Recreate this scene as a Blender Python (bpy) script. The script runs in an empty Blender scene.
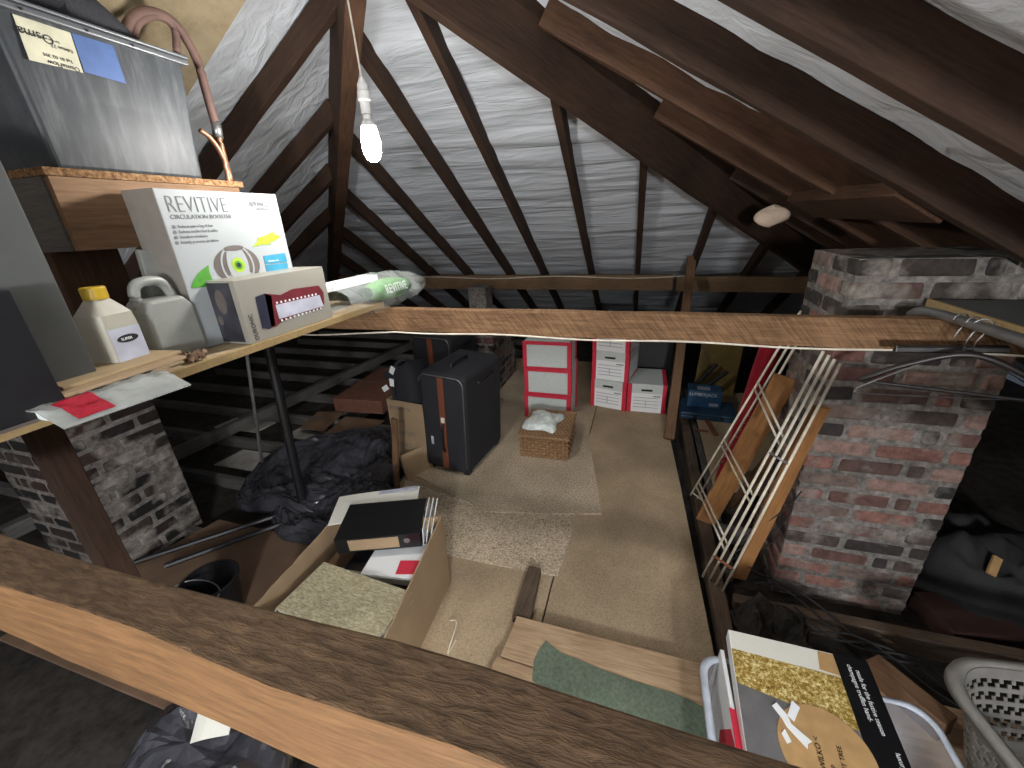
import bpy, math, random
from mathutils import Vector, Matrix, noise
random.seed(7)
S = bpy.context.scene
COL = S.collection
PI = math.pi

# ---------------------------------------------------------------- camera, world, lights, exposure
CAMH = 1.6
cam = bpy.data.cameras.new('camera'); camo = bpy.data.objects.new('camera', cam); COL.objects.link(camo)
cam.sensor_width = 36; cam.lens = 404.66 / 1024 * 36; cam.clip_start = 0.01; cam.clip_end = 60
_y, _p, _r = [math.radians(a) for a in (17.905, 22.063, -2.696)]
FW = Vector((-math.sin(_y) * math.cos(_p), math.cos(_y) * math.cos(_p), -math.sin(_p)))
RT0 = Vector((math.cos(_y), math.sin(_y), 0)); UP0 = RT0.cross(FW)
RT = RT0 * math.cos(_r) + UP0 * math.sin(_r); UP = -RT0 * math.sin(_r) + UP0 * math.cos(_r)
camo.matrix_world = Matrix(((RT.x, UP.x, -FW.x, 0), (RT.y, UP.y, -FW.y, 0), (RT.z, UP.z, -FW.z, CAMH), (0, 0, 0, 1)))
S.camera = camo
w = bpy.data.worlds.new('world'); S.world = w; w.use_nodes = True
w.node_tree.nodes['Background'].inputs[0].default_value = (0.5, 0.6, 0.8, 1)
w.node_tree.nodes['Background'].inputs[1].default_value = 0.02
BULB_POS = (-0.89, 1.352, 1.853)
BULB_STRENGTH = 118
# light coming up through the loft hatch behind and below the camera
hl = bpy.data.lights.new('hatch_light', 'AREA'); hl.shape = 'RECTANGLE'; hl.size = 0.6; hl.size_y = 0.55
hl.energy = 30; hl.color = (1.0, 0.94, 0.88)
hlo = bpy.data.objects.new('hatch_light', hl); COL.objects.link(hlo)
hlo.location = (0.35, -1.0, -0.55); hlo.rotation_euler = (math.radians(180), 0, 0)
# unseen fill light behind the camera, added to brighten the far slope and chimney
l2 = bpy.data.lights.new('fill_light', 'POINT'); l2.energy = 55; l2.color = (.97, 0.98, 1.0); l2.shadow_soft_size = 0.12
l2o = bpy.data.objects.new('fill_light', l2); COL.objects.link(l2o); l2o.location = (0.5, -1.9, 1.55)
S.view_settings.view_transform = 'Standard'; S.view_settings.look = 'None'
S.view_settings.gamma = 1.0; S.view_settings.use_curve_mapping = False
S.view_settings.exposure = 2.2
S.cycles.use_denoising = True
S.cycles.max_bounces = 8; S.cycles.diffuse_bounces = 5; S.cycles.transparent_max_bounces = 12
S.cycles.sample_clamp_indirect = 4.0


# where the sight line of a point of the photograph meets a plane of the place (used to read positions off walls and floor)
def _ray(x, y): return FW + RT * ((x - 512) / 404.66) - UP * ((y - 384) / 404.66)
def at(x, y, ax, v):
    d = _ray(x, y); c = Vector((0, 0, CAMH)); t = (v - c[ax]) / d[ax]
    return c + d * t
def Z(x, y, z=0): return at(x, y, 2, z)
def YP(x, y, v): return at(x, y, 1, v)
def XP(x, y, v): return at(x, y, 0, v)


# ---------------------------------------------------------------- materials
def _mat(name):
    m = bpy.data.materials.new(name); m.use_nodes = True
    nt = m.node_tree; b = nt.nodes['Principled BSDF']
    return m, nt, b
def N(nt, t, **kw):
    n = nt.nodes.new(t)
    for k, v in kw.items(): setattr(n, k, v)
    return n
def lin(c):
    return tuple(((v / 255 / 12.92) if v / 255 <= .04045 else ((v / 255 + .055) / 1.055) ** 2.4) for v in c) + (1,)
def ramp(nt, stops):
    r = N(nt, 'ShaderNodeValToRGB'); e = r.color_ramp.elements
    while len(e) < len(stops): e.new(0.5)
    for k, (p, c) in enumerate(stops): e[k].position = p; e[k].color = c
    return r
def flat(name, c, rough=.6, metal=0, var=.08, scale=20, bump=0, alpha=None, spec=None, trans=0):
    m, nt, b = _mat(name); c = lin(c)
    tc = N(nt, 'ShaderNodeTexCoord'); nz = N(nt, 'ShaderNodeTexNoise'); nz.inputs['Scale'].default_value = scale; nz.inputs['Detail'].default_value = 4
    nt.links.new(tc.outputs['Object'], nz.inputs['Vector'])
    lo = tuple(v * (1 - var * 2) for v in c[:3]) + (1,); hi = tuple(min(1, v * (1 + var * 2)) for v in c[:3]) + (1,)
    r = ramp(nt, [(.3, lo), (.7, hi)]); nt.links.new(nz.outputs[0], r.inputs[0]); nt.links.new(r.outputs[0], b.inputs['Base Color'])
    b.inputs['Roughness'].default_value = rough; b.inputs['Metallic'].default_value = metal
    if bump:
        bp = N(nt, 'ShaderNodeBump'); bp.inputs['Strength'].default_value = bump; bp.inputs['Distance'].default_value = .01
        nt.links.new(nz.outputs[0], bp.inputs['Height']); nt.links.new(bp.outputs[0], b.inputs['Normal'])
    if alpha is not None: b.inputs['Alpha'].default_value = alpha
    if trans: b.inputs['Transmission Weight'].default_value = trans
    return m
def wood(name, dark, light, scale=9, rough=.75, bump=.35, stretch=14, saw=0, bd=.006):
    """grain runs along the object's local X"""
    m, nt, b = _mat(name); L = nt.links
    tc = N(nt, 'ShaderNodeTexCoord'); oi = N(nt, 'ShaderNodeObjectInfo')
    ad = N(nt, 'ShaderNodeVectorMath', operation='MULTIPLY_ADD')
    cb = N(nt, 'ShaderNodeCombineXYZ'); L.new(oi.outputs['Random'], cb.inputs[0]); L.new(oi.outputs['Random'], cb.inputs[1])
    ad.inputs[1].default_value = (13, 17, 5); L.new(cb.outputs[0], ad.inputs[0]); L.new(tc.outputs['Object'], ad.inputs[2])
    mp = N(nt, 'ShaderNodeMapping'); mp.inputs['Scale'].default_value = (1, stretch, stretch); L.new(ad.outputs[0], mp.inputs[0])
    n1 = N(nt, 'ShaderNodeTexNoise'); n1.inputs['Scale'].default_value = scale; n1.inputs['Detail'].default_value = 8; n1.inputs['Roughness'].default_value = .65
    n1.inputs['Distortion'].default_value = .4
    L.new(mp.outputs[0], n1.inputs['Vector'])
    n2 = N(nt, 'ShaderNodeTexNoise'); n2.inputs['Scale'].default_value = 3.5; n2.inputs['Detail'].default_value = 5; L.new(ad.outputs[0], n2.inputs['Vector'])
    mx = N(nt, 'ShaderNodeMath', operation='MULTIPLY_ADD'); mx.inputs[1].default_value = .6; L.new(n1.outputs[0], mx.inputs[0])
    m2 = N(nt, 'ShaderNodeMath', operation='MULTIPLY'); m2.inputs[1].default_value = .42; L.new(n2.outputs[0], m2.inputs[0]); L.new(m2.outputs[0], mx.inputs[2])
    r = ramp(nt, [(.34, lin(dark)), (.66, lin(light))]); L.new(mx.outputs[0], r.inputs[0])
    # knots
    vo = N(nt, 'ShaderNodeTexVoronoi'); vo.inputs['Scale'].default_value = 3.0
    mk = N(nt, 'ShaderNodeMapping'); mk.inputs['Scale'].default_value = (.55, 1.4, 1.4); L.new(ad.outputs[0], mk.inputs[0]); L.new(mk.outputs[0], vo.inputs['Vector'])
    kr = ramp(nt, [(.02, (.25, .2, .18, 1)), (.07, (1, 1, 1, 1))]); L.new(vo.outputs['Distance'], kr.inputs[0])
    mc = N(nt, 'ShaderNodeMixRGB'); mc.blend_type = 'MULTIPLY'; mc.inputs[0].default_value = .6
    L.new(r.outputs[0], mc.inputs[1]); L.new(kr.outputs[0], mc.inputs[2])
    h = mx.outputs[0]
    col = mc.outputs[0]
    if saw:
        rot = N(nt, 'ShaderNodeMapping'); rot.inputs['Rotation'].default_value = (0, math.radians(40), 0); L.new(tc.outputs['Object'], rot.inputs[0])
        st = N(nt, 'ShaderNodeMapping'); st.inputs['Scale'].default_value = (150, 1, 9); L.new(rot.outputs[0], st.inputs[0])
        wv = N(nt, 'ShaderNodeTexNoise'); wv.inputs['Scale'].default_value = 1.0; wv.inputs['Detail'].default_value = 3
        L.new(st.outputs[0], wv.inputs['Vector'])
        sr = ramp(nt, [(.38, (.62, .6, .58, 1)), (.6, (1.12, 1.12, 1.12, 1))]); L.new(wv.outputs[0], sr.inputs[0])
        m3 = N(nt, 'ShaderNodeMixRGB'); m3.blend_type = 'MULTIPLY'; m3.inputs[0].default_value = .8; L.new(col, m3.inputs[1]); L.new(sr.outputs[0], m3.inputs[2]); col = m3.outputs[0]
        sm = N(nt, 'ShaderNodeMath', operation='MULTIPLY_ADD'); sm.inputs[1].default_value = saw; L.new(wv.outputs[0], sm.inputs[0]); L.new(h, sm.inputs[2]); h = sm.outputs[0]
    L.new(col, b.inputs['Base Color'])
    b.inputs['Roughness'].default_value = rough; b.inputs['Specular IOR Level'].default_value = .25
    bp = N(nt, 'ShaderNodeBump'); bp.inputs['Strength'].default_value = bump; bp.inputs['Distance'].default_value = bd
    L.new(h, bp.inputs['Height']); L.new(bp.outputs[0], b.inputs['Normal'])
    return m
def emis(name, c, s):
    m = bpy.data.materials.new(name); m.use_nodes = True; nt = m.node_tree; nt.nodes.clear()
    e = N(nt, 'ShaderNodeEmission'); o = N(nt, 'ShaderNodeOutputMaterial'); e.inputs[0].default_value = c; e.inputs[1].default_value = s
    nt.links.new(e.outputs[0], o.inputs[0]); return m
def speck(name, stops, scale=60, rough=.85, bump=.2, detail=6, stretch=(1, 1, 1)):
    m, nt, b = _mat(name); L = nt.links
    tc = N(nt, 'ShaderNodeTexCoord'); mp = N(nt, 'ShaderNodeMapping'); mp.inputs['Scale'].default_value = stretch; L.new(tc.outputs['Object'], mp.inputs[0])
    n1 = N(nt, 'ShaderNodeTexNoise'); n1.inputs['Scale'].default_value = scale; n1.inputs['Detail'].default_value = detail; n1.inputs['Roughness'].default_value = .7
    L.new(mp.outputs[0], n1.inputs['Vector'])
    r = ramp(nt, [(p, lin(c)) for p, c in stops]); L.new(n1.outputs[0], r.inputs[0])
    n2 = N(nt, 'ShaderNodeTexNoise'); n2.inputs['Scale'].default_value = 2.2; n2.inputs['Detail'].default_value = 5; L.new(tc.outputs['Object'], n2.inputs['Vector'])
    r2 = ramp(nt, [(.35, (.72, .72, .72, 1)), (.65, (1.1, 1.1, 1.1, 1))]); L.new(n2.outputs[0], r2.inputs[0])
    mc = N(nt, 'ShaderNodeMixRGB'); mc.blend_type = 'MULTIPLY'; mc.inputs[0].default_value = 1; L.new(r.outputs[0], mc.inputs[1]); L.new(r2.outputs[0], mc.inputs[2])
    L.new(mc.outputs[0], b.inputs['Base Color']); b.inputs['Roughness'].default_value = rough; b.inputs['Specular IOR Level'].default_value = .2
    bp = N(nt, 'ShaderNodeBump'); bp.inputs['Strength'].default_value = bump; bp.inputs['Distance'].default_value = .004
    L.new(n1.outputs[0], bp.inputs['Height']); L.new(bp.outputs[0], b.inputs['Normal'])
    return m
def brickmat():
    m, nt, b = _mat('old_brick'); L = nt.links
    at_ = N(nt, 'ShaderNodeVertexColor'); at_.layer_name = 'tint'
    tc = N(nt, 'ShaderNodeTexCoord')
    n1 = N(nt, 'ShaderNodeTexNoise'); n1.inputs['Scale'].default_value = 22; n1.inputs['Detail'].default_value = 8; n1.inputs['Roughness'].default_value = .7; L.new(tc.outputs['Object'], n1.inputs[0])
    n2 = N(nt, 'ShaderNodeTexNoise'); n2.inputs['Scale'].default_value = 6; n2.inputs['Detail'].default_value = 6; L.new(tc.outputs['Object'], n2.inputs[0])
    ra = ramp(nt, [(.52, (0, 0, 0, 1)), (.66, (1, 1, 1, 1))]); L.new(n2.outputs[0], ra.inputs[0])
    mx = N(nt, 'ShaderNodeMixRGB'); L.new(ra.outputs[0], mx.inputs[0]); L.new(at_.outputs[0], mx.inputs[1]); mx.inputs[2].default_value = lin((150, 144, 136))
    rb = ramp(nt, [(.3, (.35, .33, .32, 1)), (.6, (1.15, 1.12, 1.1, 1))]); L.new(n1.outputs[0], rb.inputs[0])
    m2 = N(nt, 'ShaderNodeMixRGB'); m2.blend_type = 'MULTIPLY'; m2.inputs[0].default_value = .9; L.new(mx.outputs[0], m2.inputs[1]); L.new(rb.outputs[0], m2.inputs[2])
    L.new(m2.outputs[0], b.inputs['Base Color']); b.inputs['Roughness'].default_value = .95
    bp = N(nt, 'ShaderNodeBump'); bp.inputs['Strength'].default_value = .7; bp.inputs['Distance'].default_value = .008
    L.new(n1.outputs[0], bp.inputs['Height']); L.new(bp.outputs[0], b.inputs['Normal'])
    return m
def membrane_mat(name='roof_membrane', c=(196, 198, 200)):
    m, nt, b = _mat(name); L = nt.links
    tc = N(nt, 'ShaderNodeTexCoord'); mp = N(nt, 'ShaderNodeMapping'); mp.inputs['Scale'].default_value = (.8, 6, 6); L.new(tc.outputs['Object'], mp.inputs[0])
    n1 = N(nt, 'ShaderNodeTexNoise'); n1.inputs['Scale'].default_value = 2.2; n1.inputs['Detail'].default_value = 5; n1.inputs['Distortion'].default_value = .7; L.new(mp.outputs[0], n1.inputs[0])
    r = ramp(nt, [(.3, lin(tuple(v * .93 for v in c))), (.7, lin(c))]); L.new(n1.outputs[0], r.inputs[0]); L.new(r.outputs[0], b.inputs['Base Color'])
    b.inputs['Roughness'].default_value = .55
    bp = N(nt, 'ShaderNodeBump'); bp.inputs['Strength'].default_value = .7; bp.inputs['Distance'].default_value = .035
    L.new(n1.outputs[0], bp.inputs['Height']); L.new(bp.outputs[0], b.inputs['Normal'])
    return m

M = {}
M['rafter'] = wood('rafter_wood', (38, 27, 21), (72, 53, 41), rough=.8)
M['rafter_l'] = wood('rafter_wood_light', (48, 33, 25), (92, 66, 49), rough=.8)
M['purlin'] = wood('purlin_wood', (96, 76, 56), (150, 122, 94), rough=.85)
M['tie'] = wood('tie_beam_wood', (98, 72, 50), (156, 122, 90), rough=.85, bump=.8, saw=.9)
M['near'] = wood('near_beam_wood', (44, 33, 24), (138, 110, 82), rough=.95, bump=1.0, scale=34, stretch=4.5, bd=.03)
M['near_face'] = wood('near_beam_face', (70, 49, 31), (128, 95, 62), rough=.8, bump=.4, scale=14, stretch=9)
M['post'] = wood('post_wood', (84, 62, 46), (132, 102, 76))
M['pine'] = wood('new_pine', (140, 118, 80), (168, 146, 106), rough=.6, bump=.15)
M['orange'] = wood('varnished_pine', (128, 88, 52), (172, 124, 78), rough=.45, bump=.15)
M['plank'] = wood('dusty_plank', (136, 110, 84), (198, 170, 136), rough=.9)
M['joist'] = wood('dark_joist', (60, 50, 42), (112, 94, 78), rough=.9)
M['joistg'] = wood('grey_joist', (70, 68, 67), (112, 108, 104), rough=.9)
M['chip'] = speck('chipboard', [(.3, (140, 122, 96)), (.5, (176, 155, 126)), (.7, (194, 174, 144))], 150, bump=.1)
M['chipedge'] = speck('chipboard_edge', [(.35, (78, 54, 34)), (.5, (136, 102, 70)), (.7, (176, 142, 104))], 90, bump=.8)
M['ply'] = speck('stained_plywood', [(.3, (112, 96, 72)), (.5, (146, 132, 106)), (.7, (166, 152, 126))], 3, bump=.05)
M['carpet'] = speck('jute_carpet', [(.3, (104, 92, 76)), (.5, (188, 170, 144)), (.7, (226, 210, 186))], 110, bump=1.0, detail=3)
M['felt'] = speck('green_felt', [(.3, (84, 96, 80)), (.7, (120, 132, 114))], 80)
M['brick'] = brickmat()
M['mortar'] = speck('mortar', [(.3, (84, 80, 76)), (.5, (128, 123, 117)), (.7, (164, 158, 151))], 30, bump=.8)
M['membrane'] = membrane_mat(c=(206, 211, 217))
M['dust'] = speck('loft_dust', [(.3, (36, 33, 31)), (.6, (66, 61, 56))], 14, bump=.8)
M['plaster'] = speck('plasterboard', [(.3, (150, 146, 138)), (.7, (190, 186, 178))], 14)
M['card'] = flat('cardboard', (158, 134, 104), .85, var=.06, scale=6)
M['cardd'] = flat('cardboard_dark', (112, 88, 68), .85, var=.1, scale=6)
M['envelope'] = flat('manila_paper', (160, 138, 104), .7, var=.05, scale=9, bump=.1)
M['black'] = flat('black_plastic', (24, 24, 27), .45)
M['blackfab'] = flat('black_fabric', (34, 35, 40), .85, bump=.3, scale=160)
M['blackgloss'] = flat('glossy_black', (20, 20, 22), .3)
M['darkbrown'] = flat('brown_leather_stripe', (120, 66, 44), .6)
M['grey'] = flat('grey_plastic', (86, 89, 92), .42, var=.05, scale=5, bump=.1)
M['greyd'] = flat('dark_grey_board', (78, 80, 78), .8, var=.1, scale=6)
M['greybox'] = flat('grey_fabric_panel', (200, 206, 202), .85, var=.03, scale=50)
M['red'] = flat('red_trim', (206, 42, 66), .6, var=.04)
M['redcloth'] = flat('red_vinyl', (150, 22, 42), .35)
M['white'] = flat('white_card', (236, 238, 238), .5, var=.015, scale=4)
M['offwhite'] = flat('off_white_card', (222, 220, 208), .55, var=.02, scale=4)
M['dimwhite'] = flat('dimmed_white_card', (152, 157, 158), .45, var=.01, scale=4)  # white card darkened in colour to offset the strong light of the near bulb
M['dimcream'] = flat('dimmed_cream_card', (142, 139, 129), .5, var=.02, scale=4)  # off-white card made darker, so the close bulb does not wash it out
M['tank'] = speck('scuffed_tank', [(.3, (54, 57, 60)), (.5, (66, 69, 72)), (.68, (90, 92, 94))], 7, rough=.42, bump=.05, stretch=(1, 5, .8))
M['ink'] = flat('grey_ink', (96, 98, 100), .6)
M['inkblack'] = flat('black_ink', (20, 20, 22), .6)
M['sideprint'] = flat('greige_print', (124, 119, 112), .5, var=.04, scale=30)
M['taupe'] = flat('taupe_print', (92, 84, 80), .5)
M['green'] = flat('leaf_green', (70, 140, 42), .5, var=.12, scale=40)
M['lime'] = flat('lime_green', (150, 178, 44), .5, var=.1, scale=40)
M['cyan'] = flat('cyan_print', (52, 132, 162), .5)
M['navy'] = flat('navy_print', (44, 46, 62), .4)
M['maroon'] = flat('maroon_print', (104, 38, 46), .45)
M['silver'] = flat('silver_print', (182, 184, 198), .4)
M['photo'] = flat('dark_photo_print', (50, 50, 58), .4, var=.3, scale=14)
M['yellow'] = flat('yellow_cap', (190, 156, 40), .4)
M['jugwhite'] = flat('white_hdpe', (164, 160, 146), .45, var=.03)
M['juggrey'] = flat('translucent_grey_hdpe', (132, 134, 128), .4, var=.05)
M['label'] = flat('grey_label', (170, 172, 184), .5)
M['pipe'] = flat('brown_pipe_insulation', (100, 76, 68), .7, bump=.2)
M['copper'] = flat('dusty_copper', (150, 108, 84), .45, metal=.6)
M['steel'] = flat('galvanised_steel', (150, 150, 150), .4, metal=.8)
M['cream'] = flat('cream_wire_coating', (228, 220, 200), .4)
M['rust'] = flat('rust', (126, 76, 52), .8)
M['cable'] = flat('white_cable', (226, 218, 200), .5)
M['bluelab'] = flat('blue_sticker', (62, 88, 136), .5, var=.06, scale=30)
M['yellowlab'] = flat('aged_sticker', (186, 182, 158), .6)
M['blue'] = flat('blue_card', (40, 84, 122), .5)
M['bluedark'] = flat('dark_blue_case', (36, 70, 96), .45)
M['wicker'] = wood('wicker', (96, 70, 48), (172, 136, 100), rough=.6)
M['gold'] = speck('gold_glitter', [(.35, (110, 84, 30)), (.5, (176, 146, 70)), (.62, (240, 226, 170))], 120, rough=.35, bump=1)
M['goldbook'] = speck('mottled_gold_cover', [(.3, (124, 116, 88)), (.5, (176, 166, 134)), (.66, (214, 206, 176))], 60, rough=.5, bump=.1, stretch=(1, 3, 1))
M['kraft'] = flat('kraft_tag', (176, 140, 92), .8)
M['giftgrey'] = flat('gift_grey', (104, 102, 102), .55)
M['tub'] = flat('clear_tub_plastic', (150, 156, 166), .25, alpha=.32)
M['tubrim'] = flat('clear_tub_rim', (206, 214, 226), .25, alpha=.75)
M['basket'] = flat('grey_laundry_plastic', (132, 129, 124), .5)  # grey lowered in colour to stand for the shade in that corner
M['film'] = flat('clear_film', (206, 214, 210), .12, alpha=.27, bump=.5, scale=9)
M['film2'] = flat('crinkled_film', (176, 180, 176), .15, alpha=.6, bump=.8, scale=18)
M['binbag'] = flat('black_bin_bag', (62, 62, 68), .22, bump=1.0, scale=14)
M['whitebag'] = flat('white_carrier_bag', (214, 222, 216), .35, var=.15, scale=18, bump=.6)
M['coal'] = flat('dark_sack', (36, 35, 36), .8, bump=.6, scale=12)
M['mustard'] = flat('mustard_vinyl', (130, 110, 60), .5)
M['hangerwood'] = flat('dark_hanger', (40, 36, 34), .4)
M['brownroll'] = flat('dark_red_brown_board', (112, 74, 58), .8)
M['foil'] = flat('red_foil', (160, 36, 52), .2, bump=.6, scale=60)
M['lampholder'] = flat('white_bakelite', (226, 226, 222), .35)
M['bulbglow'] = emis('lit_bulb', (1.0, .97, .93, 1), BULB_STRENGTH)
M['ducting'] = flat('pale_cloth', (196, 176, 156), .7)


# ---------------------------------------------------------------- builders
class MB:
    def __init__(s): s.v = []; s.f = []; s.col = []; s.mi = []
    def add(s, vs, fs, tint=None, mi=0):
        o = len(s.v); s.v += [Vector(v) for v in vs]
        for f in fs: s.f.append(tuple(i + o for i in f)); s.col.append(tint); s.mi.append(mi)
        return s
    def box(s, x0, x1, y0, y1, z0, z1, mtx=None, tint=None, mi=0):
        vs = [Vector(p) for p in ((x0, y0, z0), (x1, y0, z0), (x1, y1, z0), (x0, y1, z0), (x0, y0, z1), (x1, y0, z1), (x1, y1, z1), (x0, y1, z1))]
        if mtx: vs = [mtx @ v for v in vs]
        return s.add(vs, [(0, 3, 2, 1), (4, 5, 6, 7), (0, 1, 5, 4), (1, 2, 6, 5), (2, 3, 7, 6), (3, 0, 4, 7)], tint, mi)
    def prism(s, poly, z0, z1, mtx=None, mi=0):
        """poly: (x, y) counter-clockwise, extruded z0..z1"""
        a = sum(poly[i][0] * poly[(i + 1) % len(poly)][1] - poly[(i + 1) % len(poly)][0] * poly[i][1] for i in range(len(poly)))
        if a < 0: poly = poly[::-1]
        n = len(poly); vs = [Vector((p[0], p[1], z0)) for p in poly] + [Vector((p[0], p[1], z1)) for p in poly]
        if mtx: vs = [mtx @ v for v in vs]
        fs = [tuple(range(n - 1, -1, -1)), tuple(range(n, 2 * n))] + [(i, (i + 1) % n, n + (i + 1) % n, n + i) for i in range(n)]
        return s.add(vs, fs, None, mi)
    def tube(s, pts, r, n=10, cap=True):
        pts = [Vector(p) for p in pts]; rings = []
        up = Vector((0, 0, 1))
        for i, p in enumerate(pts):
            d = (pts[min(i + 1, len(pts) - 1)] - pts[max(i - 1, 0)]).normalized()
            a = d.cross(up)
            if a.length < .05: a = d.cross(Vector((1, 0, 0)))
            a.normalize(); b = d.cross(a).normalized()
            rr = r[i] if isinstance(r, (list, tuple)) else r
            rings.append([p + a * math.cos(2 * PI * k / n) * rr + b * math.sin(2 * PI * k / n) * rr for k in range(n)])
        vs = [v for R_ in rings for v in R_]; fs = []
        for i in range(len(pts) - 1):
            for k in range(n):
                fs.append((i * n + k, i * n + (k + 1) % n, (i + 1) * n + (k + 1) % n, (i + 1) * n + k))
        if cap: fs += [tuple(range(n - 1, -1, -1)), tuple((len(pts) - 1) * n + k for k in range(n))]
        return s.add(vs, fs)
    def lathe(s, prof, n=24, mtx=None, sx=1, sy=1):
        """prof: (r, z)"""
        vs = []; fs = []
        for r, z in prof:
            for k in range(n): vs.append(Vector((r * math.cos(2 * PI * k / n) * sx, r * math.sin(2 * PI * k / n) * sy, z)))
        for i in range(len(prof) - 1):
            for k in range(n): fs.append((i * n + k, i * n + (k + 1) % n, (i + 1) * n + (k + 1) % n, (i + 1) * n + k))
        if prof[0][0] > 1e-4: fs.append(tuple(range(n - 1, -1, -1)))
        if prof[-1][0] > 1e-4: fs.append(tuple((len(prof) - 1) * n + k for k in range(n)))
        if mtx: vs = [mtx @ v for v in vs]
        return s.add(vs, fs)
    def grid(s, fn, nu, nv, closed_u=False):
        vs = [Vector(fn(i / nu, j / nv)) for j in range(nv + 1) for i in range(nu + (0 if closed_u else 1))]
        m = nu if closed_u else nu + 1; fs = []
        for j in range(nv):
            for i in range(nu):
                i2 = (i + 1) % m
                fs.append((j * m + i, j * m + i2, (j + 1) * m + i2, (j + 1) * m + i))
        return s.add(vs, fs)
    def sheet(s, fn, nu, nv, th):
        """a grid with real thickness th (downwards along local z)"""
        o = len(s.v); s.grid(fn, nu, nv); n1 = len(s.v) - o
        top = s.v[o:]; s.v += [v - Vector((0, 0, th)) for v in top]
        m = nu + 1
        for j in range(nv):
            for i in range(nu):
                a = [o + n1 + q for q in (j * m + i, j * m + i + 1, (j + 1) * m + i + 1, (j + 1) * m + i)]
                s.f.append(tuple(a[::-1])); s.col.append(None); s.mi.append(0)
        rim = [i for i in range(m)] + [j * m + nu for j in range(1, nv + 1)] + [nv * m + i for i in range(nu - 1, -1, -1)] + [j * m for j in range(nv - 1, 0, -1)]
        for q in range(len(rim)):
            a, b = rim[q], rim[(q + 1) % len(rim)]
            s.f.append((o + b, o + a, o + n1 + a, o + n1 + b)); s.col.append(None); s.mi.append(0)
        return s
    def build(s, name, mat, parent=None, mtx=None, bevel=0, smooth=False, seg=2, sub=0):
        me = bpy.data.meshes.new(name); me.from_pydata([tuple(v) for v in s.v], [], s.f); me.update()
        for mm in (mat if isinstance(mat, (list, tuple)) else [mat]): me.materials.append(mm)
        if any(s.mi):
            me.polygons.foreach_set('material_index', s.mi)
        if any(c is not None for c in s.col):
            ca = me.color_attributes.new('tint', 'FLOAT_COLOR', 'CORNER')
            for p, c in zip(me.polygons, s.col):
                for li in p.loop_indices: ca.data[li].color = c or (1, 1, 1, 1)
        if smooth: me.polygons.foreach_set('use_smooth', [True] * len(me.polygons))
        o = bpy.data.objects.new(name, me); COL.objects.link(o)
        if parent: o.parent = parent
        if mtx: o.matrix_local = mtx
        if bevel:
            b = o.modifiers.new('bevel', 'BEVEL'); b.width = bevel; b.segments = seg; b.limit_method = 'ANGLE'; b.angle_limit = math.radians(40)
        if sub:
            b = o.modifiers.new('sub', 'SUBSURF'); b.levels = sub; b.render_levels = sub
        return o
def tag(o, label=None, cat=None, group=None, kind=None):
    if label: o['label'] = label
    if cat: o['category'] = cat
    if group: o['group'] = group
    if kind: o['kind'] = kind
    return o
def root(name, label, cat, loc=(0, 0, 0), rz=0, group=None):
    o = bpy.data.objects.new(name, None); COL.objects.link(o); o.empty_display_size = .05
    o.location = loc; o.rotation_euler = (0, 0, rz)
    return tag(o, label, cat, group)
def frame(o, ex, ey, ez=None):
    ex = Vector(ex).normalized(); ey = Vector(ey); ey = (ey - ex * ey.dot(ex)).normalized()
    ez = ex.cross(ey); o = Vector(o)
    return Matrix(((ex.x, ey.x, ez.x, o.x), (ex.y, ey.y, ez.y, o.y), (ex.z, ey.z, ez.z, o.z), (0, 0, 0, 1)))
def copy_tree(o, parent=None):
    c = o.copy(); COL.objects.link(c); c.parent = parent
    if parent: c.matrix_local = o.matrix_local.copy()
    for ch in list(o.children): copy_tree(ch, c)
    return c
def text(body, size, o, ex, ey, mat, parent, name='lettering', align='LEFT', lift=.0006, sx=1.0, off=0.0):
    cu = bpy.data.curves.new(name, 'FONT'); cu.body = body; cu.size = size; cu.align_x = align; cu.extrude = .0002
    cu.materials.append(mat); cu.resolution_u = 3; cu.offset = off
    tf = bpy.data.objects.new('tmp', cu); me = bpy.data.meshes.new_from_object(tf); bpy.data.objects.remove(tf)
    me.materials.clear(); me.materials.append(mat)
    t = bpy.data.objects.new(name, me); COL.objects.link(t); t.parent = parent
    m = frame(o, ex, ey); m.translation = m.translation + m.to_3x3().col[2] * lift
    t.matrix_local = m @ Matrix.Diagonal((sx, 1, 1, 1))
    return t
def beam(name, P0, P1, w_, h, mat, label, cat, group=None, up=(0, 0, 1), side=0, bev=.004, rough=.0022, parent=None, mats=None):
    """timber with its underside centre line P0 to P1; local X runs along it"""
    P0 = Vector(P0); P1 = Vector(P1); L = (P1 - P0).length; ex = (P1 - P0).normalized(); up = Vector(up)
    ey = up.cross(ex).normalized(); m = frame(P0, ex, ey)
    n = max(2, int(L / .08)); mb = MB(); seed = random.random() * 50
    sec = [(-w_ / 2, 0), (w_ / 2, 0), (w_ / 2, h), (-w_ / 2, h)]
    vs = []
    for i in range(n + 1):
        x = L * i / n
        for k, (a, b) in enumerate(sec):
            jx = noise.noise(Vector((x * 4 + seed, k * 3.1, 0))) * rough * 2; jz = noise.noise(Vector((x * 4 + seed, k * 5.7, 9))) * rough * 2
            vs.append((x, a + jx, b + jz))
    fs = [(3, 2, 1, 0), tuple(n * 4 + q for q in (0, 1, 2, 3))]
    for i in range(n):
        for k in range(4): fs.append((i * 4 + k, i * 4 + (k + 1) % 4, (i + 1) * 4 + (k + 1) % 4, (i + 1) * 4 + k))
    mb.add(vs, fs)
    if mats: mb.mi = [0, 0] + [1 if k == mats[1] else 0 for i in range(n) for k in range(4)]
    o = mb.build(name, [mat, mats[0]] if mats else mat, parent, mtx=m, bevel=bev)
    return tag(o, label, cat, group)
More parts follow.
